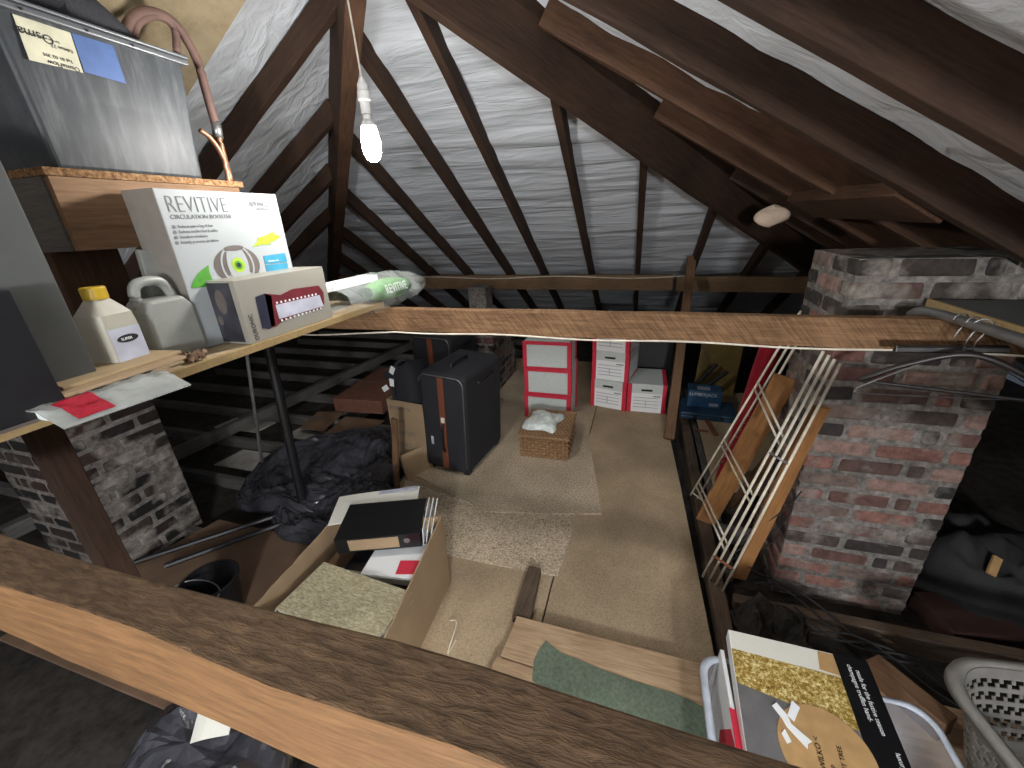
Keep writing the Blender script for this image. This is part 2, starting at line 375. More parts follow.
def plate(name, poly, z0, z1, mat, label, cat, group=None, bev=.0015, kind=None, grain=None):
    cx = sum(p[0] for p in poly) / len(poly); cy = sum(p[1] for p in poly) / len(poly)
    mb = MB()
    if grain is None:
        mb.prism([(p[0] - cx, p[1] - cy) for p in poly], 0, z1 - z0); mt = Matrix.Translation((cx, cy, z0))
    else:
        c, s_ = math.cos(grain), math.sin(grain)
        mb.prism([((p[0] - cx) * c + (p[1] - cy) * s_, -(p[0] - cx) * s_ + (p[1] - cy) * c) for p in poly], 0, z1 - z0)
        mt = Matrix.Translation((cx, cy, z0)) @ Matrix.Rotation(grain, 4, 'Z')
    o = mb.build(name, mat, mtx=mt, bevel=bev)
    return tag(o, label, cat, group, kind)
def xy(pts, z=0): return [tuple(Z(a, b, z)[:2]) for a, b in pts]


# ---------------------------------------------------------------- the setting
T = .598
def zF(y): return T * (6.0 - y)               # underside of the far rafters
def zR(x): return 2.064 - T * x               # underside of the right-hand rafters
def zL(x): return 3.218 + T * x               # underside of the left-hand rafters
MEM = .125
YA, XA = 1.634, -1.015
HX0, HX1, HY0, HY1 = -.02, .72, -1.36, -.64      # the loft hatch, behind the camera
fl = MB().box(-5.7, 3.6, HY1, 6.3, -.14, -.1).box(-5.7, 3.6, -3, HY0, -.14, -.1).box(-5.7, HX0, HY0, HY1, -.14, -.1).box(HX1, 3.6, HY0, HY1, -.14, -.1).build('floor', M['dust']); tag(fl, kind='structure')
hw = MB().box(HX0 - .02, HX0, HY0 - .02, HY1 + .02, -.62, .02).box(HX1, HX1 + .02, HY0 - .02, HY1 + .02, -.62, .02).box(HX0, HX1, HY0 - .02, HY0, -.62, .02).box(HX0, HX1, HY1, HY1 + .02, -.62, .02).box(HX0 - .02, HX1 + .02, HY0 - .02, HY1 + .02, -.64, -.62)  # unseen shaft, added to narrow the spread of the light from below
tag(hw.build('trim_1', M['post']), kind='structure')
def wr(x, y, s=1.0, gap=.5):
    v = noise.noise(Vector((x * .9, y * 7.5, 1.3))) * .5 + noise.noise(Vector((x * 2.3, y * 17, 4.4))) * .28 + noise.noise(Vector((x * .7, y * 2, 7))) * .5
    return v * .046 * s
def facet(name, fn, nu, nv):
    mb = MB(); mb.grid(fn, nu, nv); o = mb.build(name, M['membrane'], smooth=True); tag(o, kind='structure')
    sm = o.modifiers.new('thick', 'SOLIDIFY'); sm.thickness = .004
    return o
# far slope: trapezoid between the hips
def far_fn(u, v):
    y = YA - .12 + (6.3 - YA + .12) * v; hw = max(.02, y - YA + .2)
    x = XA - hw + 2 * hw * u
    x = max(x, -5.7)
    return (x, y, zF(y) + MEM + wr(x, y))
facet('ceiling', far_fn, 90, 260)
def right_fn(u, v):
    x = -1.02 + (3.6 + 1.02) * u; ytop = min(6.2, YA + max(0, x - XA) + .12); y = -3 + (ytop + 3) * v
    return (x, y, zR(x) + MEM + .01 + wr(y + 20, x * .6, .8))
facet('ceiling', right_fn, 110, 90)
def left_fn(u, v):
    x = -1.0 - (5.7 - 1.0) * u; ytop = min(6.2, YA + max(0, XA - x) + .12); y = -3 + (ytop + 3) * v
    return (x, y, zL(x) + MEM + wr(y + 40, x * .6, .8))
facet('ceiling', left_fn, 110, 90)
wb = MB().box(-5.7, 3.6, -3.08, -3.0, -.14, 2.95).build('wall_back', flat('gable_block', (120, 116, 112), .9, bump=.4)); tag(wb, kind='structure')
# far rafters, plumb to the eaves
RW = .045; RH = .1
farx = [(-4.15, 'far rafter at the far left end beside the low eaves'), (-3.68, 'short far rafter third from the left eaves corner'), (-3.2, 'short far rafter behind the dark left corner purlin'), (-2.75, 'short grey rafter low beside the left hip, fourth right of it'),
        (-2.29, 'grey jack rafter low beside the left hip, third below the bulb'), (-1.84, 'jack rafter right of the left hip, second below the bulb'),
        (-1.35, 'jack rafter rising to the left hip just behind the bulb'), (-.975, 'long brown rafter between the bulb and the right hip'),
        (-.48, 'rafter running from the middle of the right hip down behind the tie beam'), (-.03, 'short upright-looking rafter under the right hip left of the leaning post'),
        (.46, 'short rafter under the right hip just right of the leaning post top'), (.94, 'second short rafter right of the leaning post under the right hip'), (1.42, 'shortest far rafter beside the brick chimney top')]
for x, lab in farx:
    ys = YA + abs(x - XA); a = Vector((x, ys, zF(ys))); b = Vector((x, 6.05, zF(6.05)))
    if ys < 5.8: beam('rafter', a, b, RW, RH, M['rafter'] , lab, 'rafter', 'common and jack rafters of the far slope')
lefty = [(-.5, 'left rafter behind the camera'), (0., 'left rafter above the near tie beam'), (.46, 'left rafter above the cistern, nearest one'), (.93, 'left rafter over the cistern behind the plywood'), (1.40, 'left rafter along the edge of the stained plywood'), (1.87, 'highest bare rafter left of the left hip, rising from behind the circulation booster box'),
         (2.33, 'second bare rafter left of the left hip'), (2.75, 'third bare rafter left of the left hip'), (3.18, 'fourth bare rafter left of the left hip, in the dark')]
for y, lab in lefty:
    xs = XA - max(0, y - YA); a = Vector((xs, y, zL(xs))); b = Vector((-5.45, y, zL(-5.45)))
    if xs > -5: beam('rafter', a, b, RW, RH, M['rafter'], lab, 'rafter', 'rafters of the left slope')
righty = [(-.4, 'right rafter behind the camera'), (.12, 'right rafter overhead nearest the camera'), (.6, 'right rafter over the upper right corner'), (1.122, 'big dark rafter crossing the top right corner'), (1.622, 'dark rafter passing in front of the brick chimney top'),
          (2.122, 'knotty brown jack rafter butting the right hip nearest the ridge'), (2.612, 'second brown jack rafter butting the right hip'), (3.09, 'third jack rafter butting the right hip, above the chimney'), (3.56, 'fourth jack rafter on the right hip behind the chimney')]
for y, lab in righty:
    xs = XA + max(0, y - YA) + (.04 if y > 1.7 else 0); a = Vector((xs, y, zR(xs))); b = Vector((3.4, y, zR(3.4)))
    beam('rafter', a, b, .05, .115, M['rafter_l'] if y > 1.9 and y < 3 else M['rafter'], lab, 'rafter', 'rafters of the right slope')
# hips and ridge
beam('hip_rafter', (XA + .1, YA - .1, zF(YA) - .10), (-5.3, 5.92, zF(5.92) - .10), .078, .24, M['rafter_l'], 'deep hip rafter running down behind the hanging bulb', 'rafter')
beam('hip_rafter', (XA - .05, YA - .05, zF(YA) - .13), (3.2, 5.85, zF(5.85) - .13), .055, .30, M['rafter'], 'wide dark hip rafter running down right to the brick chimney', 'rafter')
beam('ridge_board', (XA, YA + .1, zF(YA) + .02), (XA, -2.9, zF(YA) + .02), .035, .2, M['rafter'], 'ridge board along the top of the roof over the camera', 'beam')
# purlins
beam('purlin', (-3.6, 4.24, .915), (.30, 4.24, .905), .07, .145, M['purlin'], 'pale purlin carrying the far rafters left of the leaning post', 'beam')
beam('purlin', (.33, 4.22, .90), (1.85, 4.22, .885), .07, .14, M['purlin'], 'far purlin length right of the leaning post, ending by the chimney', 'beam')
beam('wall_plate', (-5.2, 5.85, -.02), (3, 5.85, -.02), .1, .07, M['joistg'], 'wall plate along the far eaves', 'beam')
cp = [(-2.6 + i * .25, 4.20 - .012, 1.02 + .012 * math.sin(i * 1.1) + .015) for i in range(13)]
tag(MB().tube(cp, .005, 6).build('cable', M['cable']), 'thin white cable clipped along the far purlin', 'cable')
# right-hand noggin between two rafters above the chimney
beam('noggin', (.80, 1.66, zR(.80) - .012), (.76, 2.60, zR(.78) - .012), .17, .05, M['rafter_l'], 'short timber bridging the right rafters above the chimney', 'beam', up=(.51, 0, .86))
# rag stuffed behind the jack rafter
mb = MB(); c = YP(772, 216, 2.7)
mb.grid(lambda u, v: (c.x + .09 * math.cos(2 * PI * u) * math.sin(PI * v), c.y + .03 * math.sin(2 * PI * u) * math.sin(PI * v), c.z + .045 * math.cos(PI * v) + .015 * math.sin(7 * u)), 16, 8, True)
tag(mb.build('rag', M['ducting'], smooth=True), 'pale rag tucked under the third jack rafter', 'rag')

# ---------------------------------------------------------------- tie beams
beam('tie_beam', (-3.0, 1.525, 1.172), (2.4, 1.525, 1.172), .05, .097, M['tie'], 'rough sawn tie beam crossing the middle of the loft', 'beam', bev=.003)
beam('tie_beam', (-3.0, .165, 1.165), (2.4, .165, 1.165), .052, .105, M['near'], 'big rough timber crossing right below the camera in the foreground', 'beam', bev=.003, rough=.005, mats=(M['near_face'], 3))
pts = []
for i in range(60):
    x = -1.9 + 3.3 * i / 59
    z = 1.171 + .004 * math.sin(x * 9) - (.03 * math.sin((x + 1.9) / .9 * PI) if x < -1.0 else 0)
    pts.append((x, 1.494, z))
tag(MB().tube(pts, .0035, 6).build('cable', M['cable']), 'white cable clipped along the bottom edge of the middle tie beam', 'cable')
# leaning post
beam('post', Z(668, 436) + Vector((.0, -.06, 0)), YP(692, 265, 3.95) + Vector((0, .1, .04)), .07, .045, M['post'], 'brown timber post leaning up to the far purlin beside the archive boxes', 'post', up=(0, -1, 0))

# ---------------------------------------------------------------- joists, boards and dusty underfloor
jn = ['nearest', 'second', 'third', 'fourth', 'fifth', 'sixth', 'seventh', 'eighth', 'ninth', 'tenth', 'eleventh']
for i in range(10):
    y = 1.25 + .47 * i
    beam('ceiling_joist', (-5.2, y, -.1), (-1.5, y, -.1), .045, .085, M['joistg'], f'dusty joist under the open left side, {jn[i]} one from the camera', 'joist', 'joists of the open left side')
beam('binder', (-3.45, .9, -.015), (-2.98, 5.3, -.015), .07, .09, M['joistg'], 'long grey binder timber laid over the left joists', 'beam')
beam('binder', (-2.50, 2.95, -.015), (-2.35, 5.4, -.015), .07, .06, M['joistg'], 'short binder over the left joists beside the flattened brown carton', 'beam')
# plasterboard offcuts lying between joists
k = 0
pb = [(-3.12, -2.50, 1.90, 2.15, 'pale plasterboard seen between joists beside the left brick chimney'), (-2.93, -2.45, 2.40, 2.62, 'pale plasterboard seen between joists right of the white rod'),
      (-2.85, -2.45, 2.88, 3.09, 'small pale plasterboard patch between joists behind the black pole'), (-2.75, -2.3, 3.8, 4.05, 'tiny pale plasterboard patch farthest back on the left'), (-3.75, -3.25, 2.4, 2.62, 'pale plasterboard patch left of the long binder timber')]
for x0, x1, y0, y1, lab in pb:
    plate('plasterboard', [(x0, y0), (x1, y0 + .01), (x1 + .02, y1), (x0 + .03, y1 - .01)], -.098, -.088, M['plaster'], lab, 'plasterboard', 'plasterboard between the left joists')
plate('hardboard_sheet', xy([(318, 440), (345, 416), (384, 420), (352, 443)]), -.012, -.003, M['cardd'], 'brown hardboard sheet laid on the left joists before the carton', 'board')
plate('hardboard_sheet', xy([(300, 428), (318, 412), (345, 412), (323, 432)], -.02), -.022, -.015, M['cardd'], 'narrow brown board on the left joists behind the hardboard sheet', 'board')
# flattened carton, dark red-brown
t = root('carton', 'low red-brown closed carton on the joists behind the bin bags', 'box', tuple(Z(363, 412)), math.radians(4))
MB().box(-.28, .22, -.02, .85, 0, .13).build('carton_body', M['brownroll'], t, bevel=.004)
MB().box(-.285, .225, .40, .43, .1305, .132).build('tape', M['cardd'], t)
# chipboard floor
sheets = [([(566, 610), (573, 520), (604, 512), (600, 400), (668, 412), (690, 520), (718, 660)], 'chipboard floor sheet along the joist, from the boxes to the foreground planks'),
          ([(440, 600), (430, 500), (470, 480), (571, 519), (563, 612), (535, 612), (500, 660)], 'chipboard floor sheet left, beside the open cardboard carton'),
          ([(400, 470), (488, 366), (560, 372), (610, 400), (600, 511), (568, 518)], 'chipboard floor sheet under the carpet and suitcase')]
plate('floor_board', [(-.295, 1.0), (.385, 1.05), (.335, 2.3), (.295, 3.1), (.30, 3.75), (-.295, 3.75)], -.016, 0, M['chip'], sheets[0][1], 'floor board', 'chipboard floor sheets')
plate('floor_board', [(-1.45, .55), (-.302, .55), (-.302, 2.0), (-1.45, 2.0)], -.016, 0, M['chip'], sheets[1][1], 'floor board', 'chipboard floor sheets')
plate('floor_board', [(-1.42, 2.005), (-.302, 2.005), (-.302, 4.6), (-1.42, 4.6)], -.016, 0, M['chip'], sheets[2][1], 'floor board', 'chipboard floor sheets')
plate('floor_board', [(.53, 2.35), (1.5, 2.35), (1.5, 3.95), (.53, 3.95)], -.016, 0, M['chip'], 'chipboard sheet on the right behind the wire rack', 'floor board', 'chipboard floor sheets')
plate('floor_board', [(-2.6, .5), (-1.46, .5), (-1.46, 1.35), (-2.35, 1.35)], -.03, -.012, M['cardd'], 'brown board on the floor left of the open cardboard carton', 'floor board')
beam('floor_joist', (.435, .9, -.09), (.435, 4.0, -.09), .065, .092, M['joist'], 'dusty joist beside the chipboard edge, running to the leaning post', 'joist')
beam('floor_joist', (.52, 1.7, -.095), (.50, 4.0, -.095), .04, .07, M['joistg'], 'narrow dark joist right of the dusty one', 'joist')
for i, y in enumerate((.75, 1.17, 1.53, 2.0)):
    beam('floor_joist', (.5, y, -.1), (3.2, y, -.1), .05, .095, M['joist'] if i in (2,) else M['joistg'], ['joist under the laundry basket', 'joist just behind the storage tub', 'pale lit joist in front of the chimney foot', 'joist behind the chimney foot'][i], 'joist', 'joists on the right side')
for (x, y, lab) in ((-1.46, 1.0, 'joist under the left floor sheets'),):
    beam('floor_joist', (x, .2, -.1), (x, 5.0, -.1), .05, .08, M['joistg'], lab, 'joist')
# foreground planks
def zz(p, z): return tuple(Z(p[0], p[1], z)[:2])
z0 = .05
a = Z(515, 616, z0); b = Z(497, 665, z0)
plate('plank', [(-.405, 1.075), (-.40, 1.155), (.37, 1.145), (.37, .945), (-.415, .975)], 0, .045, M['plank'], 'pale knotty plank under the foreground beam, the farther of two', 'plank', grain=-.02, bev=.003)
plate('plank', [(-.43, .97), (.37, .94), (.37, .72), (-.45, .74)], 0, .044, M['plank'], 'pale knotty plank under the foreground beam, the nearer of two', 'plank', grain=-.04, bev=.003)
plate('felt_offcut', xy([(545.8, 641), (540, 648), (534, 660), (532, 680), (560, 700), (730, 745), (722, 722), (711, 711), (690, 700), (670, 692), (650, 686), (631, 680), (600, 669), (576, 659), (560, 652)], .048), .0455, .049, M['felt'], 'grey-green felt underlay offcut lying on the foreground planks', 'felt', bev=0)
pp = xy([(529, 566), (541, 569), (530, 622), (512, 617)], .03)
plate('batten', pp, 0, .035, M['joist'], 'short dark batten on the floor pointing away from the foreground planks', 'batten', grain=1.5)
# carpets
plate('carpet', xy([(512, 368), (588, 404), (590, 445), (602, 514), (560, 514.5), (487, 512.5), (405, 470), (470, 400)], .004), 0.0005, .010, M['carpet'], 'large speckled jute carpet piece under the suitcase and wicker basket', 'carpet', bev=0)
plate('carpet', xy([(405, 480), (487, 509), (575, 513), (570, 540), (557.5, 576.5), (500, 566), (430, 551), (400, 520)], .003), 0.0003, .006, M['carpet'], 'lower speckled carpet piece in front, partly under the other one', 'carpet', bev=0)

# ---------------------------------------------------------------- brick chimneys
def chimney(name, x0, x1, y0, y1, z0, z1, label, seed, dark=0, stepped=False):
    rnd = random.Random(seed); t = root(name, label, 'chimney', (x0, y0, z0)); W_ = x1 - x0; D = y1 - y0; H_ = z1 - z0
    MB().box(.005, W_ - .005, .005, D - .005, 0, H_ - .004).build('mortar', M['mortar'], t)
    mb = MB(); ch = .077; n = int(H_ / ch); bl = .225; g = .018
    pal = [(128, 92, 84), (142, 104, 94), (108, 80, 74), (80, 70, 66), (48, 46, 45), (150, 124, 114), (96, 76, 70), (60, 55, 53), (122, 106, 99)]
    def brick(a0, a1, b0, b1, c0, c1):
        c = rnd.choice(pal)
        if stepped and c0 > H_ - .36 and rnd.random() < (.35 + .65 * min(1, a0 / (W_ * .5))): c = rnd.choice([(56, 53, 50), (68, 62, 58), (48, 46, 44)])
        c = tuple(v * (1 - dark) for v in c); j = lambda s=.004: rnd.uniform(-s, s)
        vs = [(a0 + j(), b0 + j(), c0 + j(.002)), (a1 + j(), b0 + j(), c0 + j(.002)), (a1 + j(), b1 + j(), c0 + j(.002)), (a0 + j(), b1 + j(), c0 + j(.002)),
              (a0 + j(), b0 + j(), c1 + j(.002)), (a1 + j(), b0 + j(), c1 + j(.002)), (a1 + j(), b1 + j(), c1 + j(.002)), (a0 + j(), b1 + j(), c1 + j(.002))]
        mb.add(vs, [(0, 3, 2, 1), (4, 5, 6, 7), (0, 1, 5, 4), (1, 2, 6, 5), (2, 3, 7, 6), (3, 0, 4, 7)], lin(c))
    dd = .1
    for i in range(n + 1):
        c0 = i * ch + .005; c1 = min(c0 + ch - g, H_)
        if c1 - c0 < .03: continue
        off = (i % 2) * bl / 2
        # front and back rows own the corners on even courses
        fx0, fx1 = (0, W_) if i % 2 == 0 else (dd + g, W_ - dd - g)
        x = fx0 - (0 if i % 2 == 0 else 0)
        while x < fx1 - .03:
            xe = min(x + bl - g, fx1)
            if fx1 - xe < .05: xe = fx1
            for yy in ((0, dd), (D - dd, D)): brick(x, xe, yy[0], yy[1], c0, c1)
            x = xe + g
        fy0, fy1 = (0, D) if i % 2 == 1 else (dd + g, D - dd - g)
        y = fy0
        while y < fy1 - .03:
            ye = min(y + bl - g, fy1)
            if fy1 - ye < .05: ye = fy1
            for xx in ((0, dd), (W_ - dd, W_)): brick(xx[0], xx[1], y, ye, c0, c1)
            y = ye + g
    mb.build('brickwork', M['brick'], t, bevel=.012, seg=3)
    return t
chimney('brick_chimney', .70, 1.215, 1.70, 2.12, -.1, 1.43, 'large red brick chimney with sooty and white-washed bricks right of the wire rack', 3, stepped=True)
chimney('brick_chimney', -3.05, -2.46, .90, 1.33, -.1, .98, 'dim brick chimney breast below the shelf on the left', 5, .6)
t = chimney('brick_chimney', -1.80, -1.28, 3.45, 4.15, -.02, .64, 'narrow far brick chimney with a whitish top behind the suitcases', 8, .2)
MB().add([(.02, .02, .62), (.50, .02, .62), (.50, .68, .62), (.02, .68, .62), (.14, .36, .80), (.34, .36, .80), (.34, .60, .80), (.14, .60, .80)], [(0, 3, 2, 1), (4, 5, 6, 7), (0, 1, 5, 4), (1, 2, 6, 5), (2, 3, 7, 6), (3, 0, 4, 7)]).build('shoulder', M['mortar'], t, bevel=.02)
MB().box(.14, .33, .37, .58, .79, 1.01).build('flue', M['mortar'], t, bevel=.015)['label'] = 'whitish rendered flue'

# ---------------------------------------------------------------- hanging bulb
bp_ = Vector(BULB_POS)
t = root('pendant_bulb', 'lit bare light bulb hanging on a white flex in front of the left hip rafter', 'light', tuple(bp_))
fx = [(0, 0, .12 + .055 + i * .04) for i in range(18)]
fx = [(x - .012 * (i / 17) ** 1.5 * 3, y - .0, z) for i, (x, y, z) in enumerate(fx)]
MB().tube(fx, .003, 8).build('flex', M['cable'], t, smooth=True)
MB().lathe([(.006, .185), (.010, .178), (.017, .165), (.0175, .150), (.020, .147), (.020, .125), (.0165, .120), (.0165, .085), (.0, .085)][::-1], 20).build('lamp_holder', M['lampholder'], t, smooth=False)
MB().lathe([(.0, .084), (.014, .084), (.014, .070), (.022, .062), (.0235, .052), (0, .052)][::-1], 20).build('bulb_base', M['lampholder'], t)
MB().lathe([(0, -.052), (.010, -.050), (.021, -.042), (.028, -.028), (.031, -.008), (.0305, .012), (.027, .032), (.0225, .052), (0, .0515)], 28).build('bulb', M['bulbglow'], t, smooth=True)

# ---------------------------------------------------------------- left shelf and what stands on it
SZ = 1.29
t = root('shelf_board', 'pale chipboard shelf with a raw pine edge laid across the tie beams on the left', 'shelf', (-1.085, .05, 1.27))
MB().box(-.75, -.016, 0, 1.51, 0, .018).build('shelf_panel', M['chip'], t)
MB().box(-.0155, .0, 0, 1.51, -.003, .0195).build('edge_strip', M['pine'], t, bevel=.001, mtx=None)

# grey cold water cistern on its chipboard platform
PX = -1.33
t = root('cistern_platform', 'chipboard platform with a brown wooden front panel carrying the grey cistern', 'platform', (PX, .69, 1.575))
MB().box(-.55, .0, 0, .525, .168, .186).build('platform_top', M['chipedge'], t, bevel=.001)
m_ = wood('panel_wood', (104, 78, 58), (148, 118, 90), bump=.15)
MB().box(0, .50, -.018, -.002, 0, .167).build('front_panel', m_, t, mtx=frame((-.02, .005, 0), (0, 1, 0), (-1, 0, 0)) @ Matrix.Translation((0, 0, 0)))
MB().box(-.5, -.02, .0, .018, 0, .167).build('side_panel', M['joistg'], t)
beam('platform_post', (PX - .085, .75, 1.291), (PX - .085, .75, 1.575), .15, .05, M['rafter_l'], 'brown wooden post standing on the shelf under the cistern platform', 'post', up=(-1, 0, 0))
beam('platform_post', (PX - .07, .515, -.1), (PX - .07, .515, 1.268), .06, .05, M['rafter'], 'dim brown post under the shelf beside the left brick chimney', 'post', up=(-1, 0, 0))

def cistern():
    t = root('cistern', 'grey plastic cold water cistern with peeling stickers on the upper left platform', 'water tank', (-1.372, .737, 1.762))
    w0, h = .385, .325
    mb = MB()
    # tapered body, front face at local x=0, width along +y
    def ring(z, gr): return [(gr, -gr, z), (gr, w0 + gr, z), (-.42 - gr, w0 + gr, z), (-.42 - gr, -gr, z)]
    lv = [ring(0, -.006), ring(h * .5, .004), ring(h, .018)]
    vs = [v for r_ in lv for v in r_]; fs = [(3, 2, 1, 0)]
    for i in range(2):
        for k in range(4): fs.append((i * 4 + k, i * 4 + (k + 1) % 4, (i + 1) * 4 + (k + 1) % 4, (i + 1) * 4 + k))
    fs.append((8, 9, 10, 11)); mb.add(vs, fs)
    mb.build('tank_body', M['tank'], t, bevel=.012, seg=3)
    r = MB(); r.box(-.45, .030, -.03, w0 + .03, h, h + .008); r.build('lid', M['grey'], t, bevel=.003)
    r = MB(); r.box(.012, .027, -.028, w0 + .028, h - .016, h - .001); r.build('rim', M['grey'], t, bevel=.004)
    for yy in (.04, .16, .26):
        MB().lathe([(.003, 0), (.003, .004)], 10, Matrix.Translation((.026, yy, h - .010)) @ Matrix.Rotation(PI / 2, 4, 'Y')).build('rim_screw', M['black'], t)
    return t
ct = cistern()
def on_tank(x, y):
    # a point of the slanting front face, in the cistern's own space
    p = XP(x, y, -1.372 + .014) - Vector((-1.372, .737, 1.762)); p.x = .0055 + (p.z / .325) * .0125 + (.0005); return p
def quad_part(name, pts, mat, parent, th=.0008):
    pts = [Vector(p) for p in pts]; n = (pts[1] - pts[0]).cross(pts[2] - pts[0]).normalized(); k = len(pts)
    if n.x < 0 and abs(n.x) > .5: n = -n
    vs = [p + n * .0003 for p in pts] + [p + n * (th + .0003) for p in pts]
    fs = [tuple(range(k)), tuple(range(2 * k - 1, k - 1, -1))] + [(i, (i + 1) % k, k + (i + 1) % k, k + i) for i in range(k)]
    return MB().add(vs, fs).build(name, mat, parent)
q = [on_tank(11, 14), on_tank(69, 33), on_tank(83, 73), on_tank(29, 60)]
quad_part('sticker', q, M['yellowlab'], ct)['label'] = 'aged cream sticker'
q2 = [on_tank(70, 33), on_tank(112, 46), on_tank(126, 84), on_tank(84, 72)]
quad_part('sticker', q2, M['bluelab'], ct)['label'] = 'blue sticker'
# the cream sticker was put on upside down
exd = (q[0] - q[1]).normalized(); eyd = (q[3] - q[0]).normalized()
def stk(body, u, v, size):
    p = q[1] + (q[0] - q[1]) * u + (q[2] - q[1]) * v
    text(body, size, p + Vector((.0018, 0, 0)), exd, eyd, M['inkblack'], ct, lift=.0002)
stk('Osma', .40, .26, .026); stk('Edition 27', .08, .46, .010); stk('for use with potable water', .3, .34, .007)
stk('Tel 01 02 391', .15, .74, .010); stk('OsmaFlow', .06, .90, .014)
# insulation and pipes over the tank
mb = MB(); c = Vector((-1.50, .93, 2.10))
mb.grid(lambda u, v: (c.x + .11 * math.cos(2 * PI * u) * math.sin(PI * v) * (1 + .3 * math.sin(9 * u)), c.y + .14 * math.sin(2 * PI * u) * math.sin(PI * v) * (1 + .25 * math.sin(14 * v)), c.z + .045 + .05 * math.cos(PI * v) + .02 * math.sin(11 * u + 5 * v)), 24, 12, True)
tag(mb.build('insulation_wrap', M['blackfab'], smooth=True), 'ragged black insulation lying on top of the cistern', 'insulation')
def arc(pts, n=8):
    out = []
    P = [Vector(p) for p in pts]; P = [P[0] * 2 - P[1]] + P + [P[-1] * 2 - P[-2]]
    for i in range(1, len(P) - 2):
        for k in range(n):
            s_ = k / n; a_, b_, c_, d_ = P[i - 1], P[i], P[i + 1], P[i + 2]
            out.append(.5 * ((2 * b_) + (c_ - a_) * s_ + (2 * a_ - 5 * b_ + 4 * c_ - d_) * s_ ** 2 + (3 * b_ - a_ - 3 * c_ + d_) * s_ ** 3))
    out.append(P[-2]); return out
X0 = -1.45
t = root('overflow_pipe', 'brown lagged pipe arching over the end of the cistern', 'pipe', (0, 0, 0))
ap = [XP(124, 32, X0), XP(134, 16, X0), XP(152, 12, X0), XP(176, 25, X0), XP(196, 58, X0), XP(207, 95, X0), XP(217, 130, X0)]
MB().tube(arc(ap), .0135, 12).build('lagged_arch', M['pipe'], t, smooth=True)
MB().tube(arc([XP(217, 128, X0), XP(222, 150, X0), XP(231, 182, X0)]), .010, 10).build('tail_pipe', M['copper'], t, smooth=True)
MB().tube(arc([XP(215.5, 122, X0), XP(218.5, 138, X0)], 2), .0155, 12).build('coupling', M['steel'], t, smooth=True)
MB().tube(arc([XP(133, 38, X0), XP(139, 22, X0), XP(158, 16, X0), XP(174, 28, X0), XP(177, 52, X0)]), .011, 10).build('inner_branch', M['pipe'], t, smooth=True)
t = MB().tube(arc([XP(200, 130, -1.4), XP(212, 140, -1.4), XP(224, 160, -1.4), XP(230, 190, -1.4)]), .008, 8).build('copper_pipe', M['copper'], smooth=True)
tag(t, 'thin copper pipe curving down behind the lagged pipe', 'pipe')
# stained plywood nailed to the left rafters
c0 = [(-1.20, -.3), (-1.20, 1.46), (-1.86, 1.46), (-1.86, -.3)]
ex = Vector((-1, 0, -T)).normalized(); mt = frame((-1.20, -.3, zL(-1.20) - .012), (0, 1, 0), ex)
mb = MB(); mb.box(0, 1.80, 0, .80, 0, .010)
tag(mb.build('plywood_sheet', M['ply'], mtx=mt), 'stained plywood sheet nailed to the rafters above the cistern', 'board')
for k in range(5):
    pass

# circulation booster box
def lx(v, off): return v - off
t = root('device_box', 'large white circulation booster box with green leaves standing on the shelf', 'box', (-1.20, .825, SZ))
Hh = .425; Ly = .388
MB().box(-.115, 0, 0, Ly, 0, Hh).build('box_body', M['dimwhite'], t, bevel=.002)
MB().box(-.1155, .0004, -.0012, .0002, .0, Hh + .0005).build('side_panel', M['sideprint'], t)
def rv(x, y):
    p = XP(x, y, -1.20); return Vector((.0006, p.y - .825, p.z - SZ))
Yv, Zv = (0, 1, 0), (0, 0, 1)
text('REVITIVE', .060, rv(167.5, 212.2) , Yv, Zv, M['ink'], t, sx=.76, off=-.0012)
text('CIRCULATION BOOSTER', .0155, rv(170.6, 219), Yv, Zv, M['ink'], t, sx=1.03)
for j, s_ in enumerate(('Reduces pain in legs & feet', 'Reduces swollen feet & ankles', 'Stimulates circulation', 'Actively promotes circulation')):
    p = rv(178 + j * 1.0, 228 + j * 5.3)
    text(s_, .0115, p, Yv, Zv, M['ink'], t, sx=.8)
    MB().lathe([(.0045, 0), (.0045, .0006)], 12, Matrix.Translation(p + Vector((0, -.010, .003))) @ Matrix.Rotation(PI / 2, 4, 'Y')).build('bullet', M['ink'], t)
text('ADVANCED', .022, rv(249.5, 206.5), Yv, Zv, M['ink'], t, sx=.66)
text('PERFORMANCE', .0095, rv(256, 210), Yv, Zv, M['ink'], t, sx=.8)
def disc(name, cy, cz, ry, rz, mat, par, a0=0, a1=2 * PI, r_in=0, x=.0006, th=.0005, n=28, seg=None):
    vs = []; fs = []
    for i in range(n + 1):
        a = a0 + (a1 - a0) * i / n
        for rr in (r_in, 1): vs.append((x, cy + ry * rr * math.cos(a), cz + rz * rr * math.sin(a)))
    for i in range(n): fs.append((i * 2, i * 2 + 1, i * 2 + 3, i * 2 + 2))
    m2 = [(v[0] + th, v[1], v[2]) for v in vs]; o = len(vs)
    fs2 = [tuple(reversed([q + o for q in f])) for f in fs]
    return MB().add(vs + m2, fs + fs2).build(name, mat, par)
cc = rv(238, 265)
dv = lambda k: .0006 + k * .0006
disc('device_picture', cc.y, cc.z, .078, .055, M['taupe'], t, math.radians(-45), math.radians(62), 0, dv(0))
disc('device_picture', cc.y, cc.z, .078, .055, M['taupe'], t, math.radians(118), math.radians(225), 0, dv(0))
disc('device_picture', cc.y, cc.z + .0, .056, .062, M['dimwhite'], t, 0, 2 * PI, .90, dv(1))
disc('device_picture', cc.y, cc.z + .002, .036, .058, M['dimwhite'], t, 0, 2 * PI, 0, dv(2))
disc('device_picture', cc.y, cc.z + .050, .034, .008, M['taupe'], t, 0, 2 * PI, 0, dv(3))
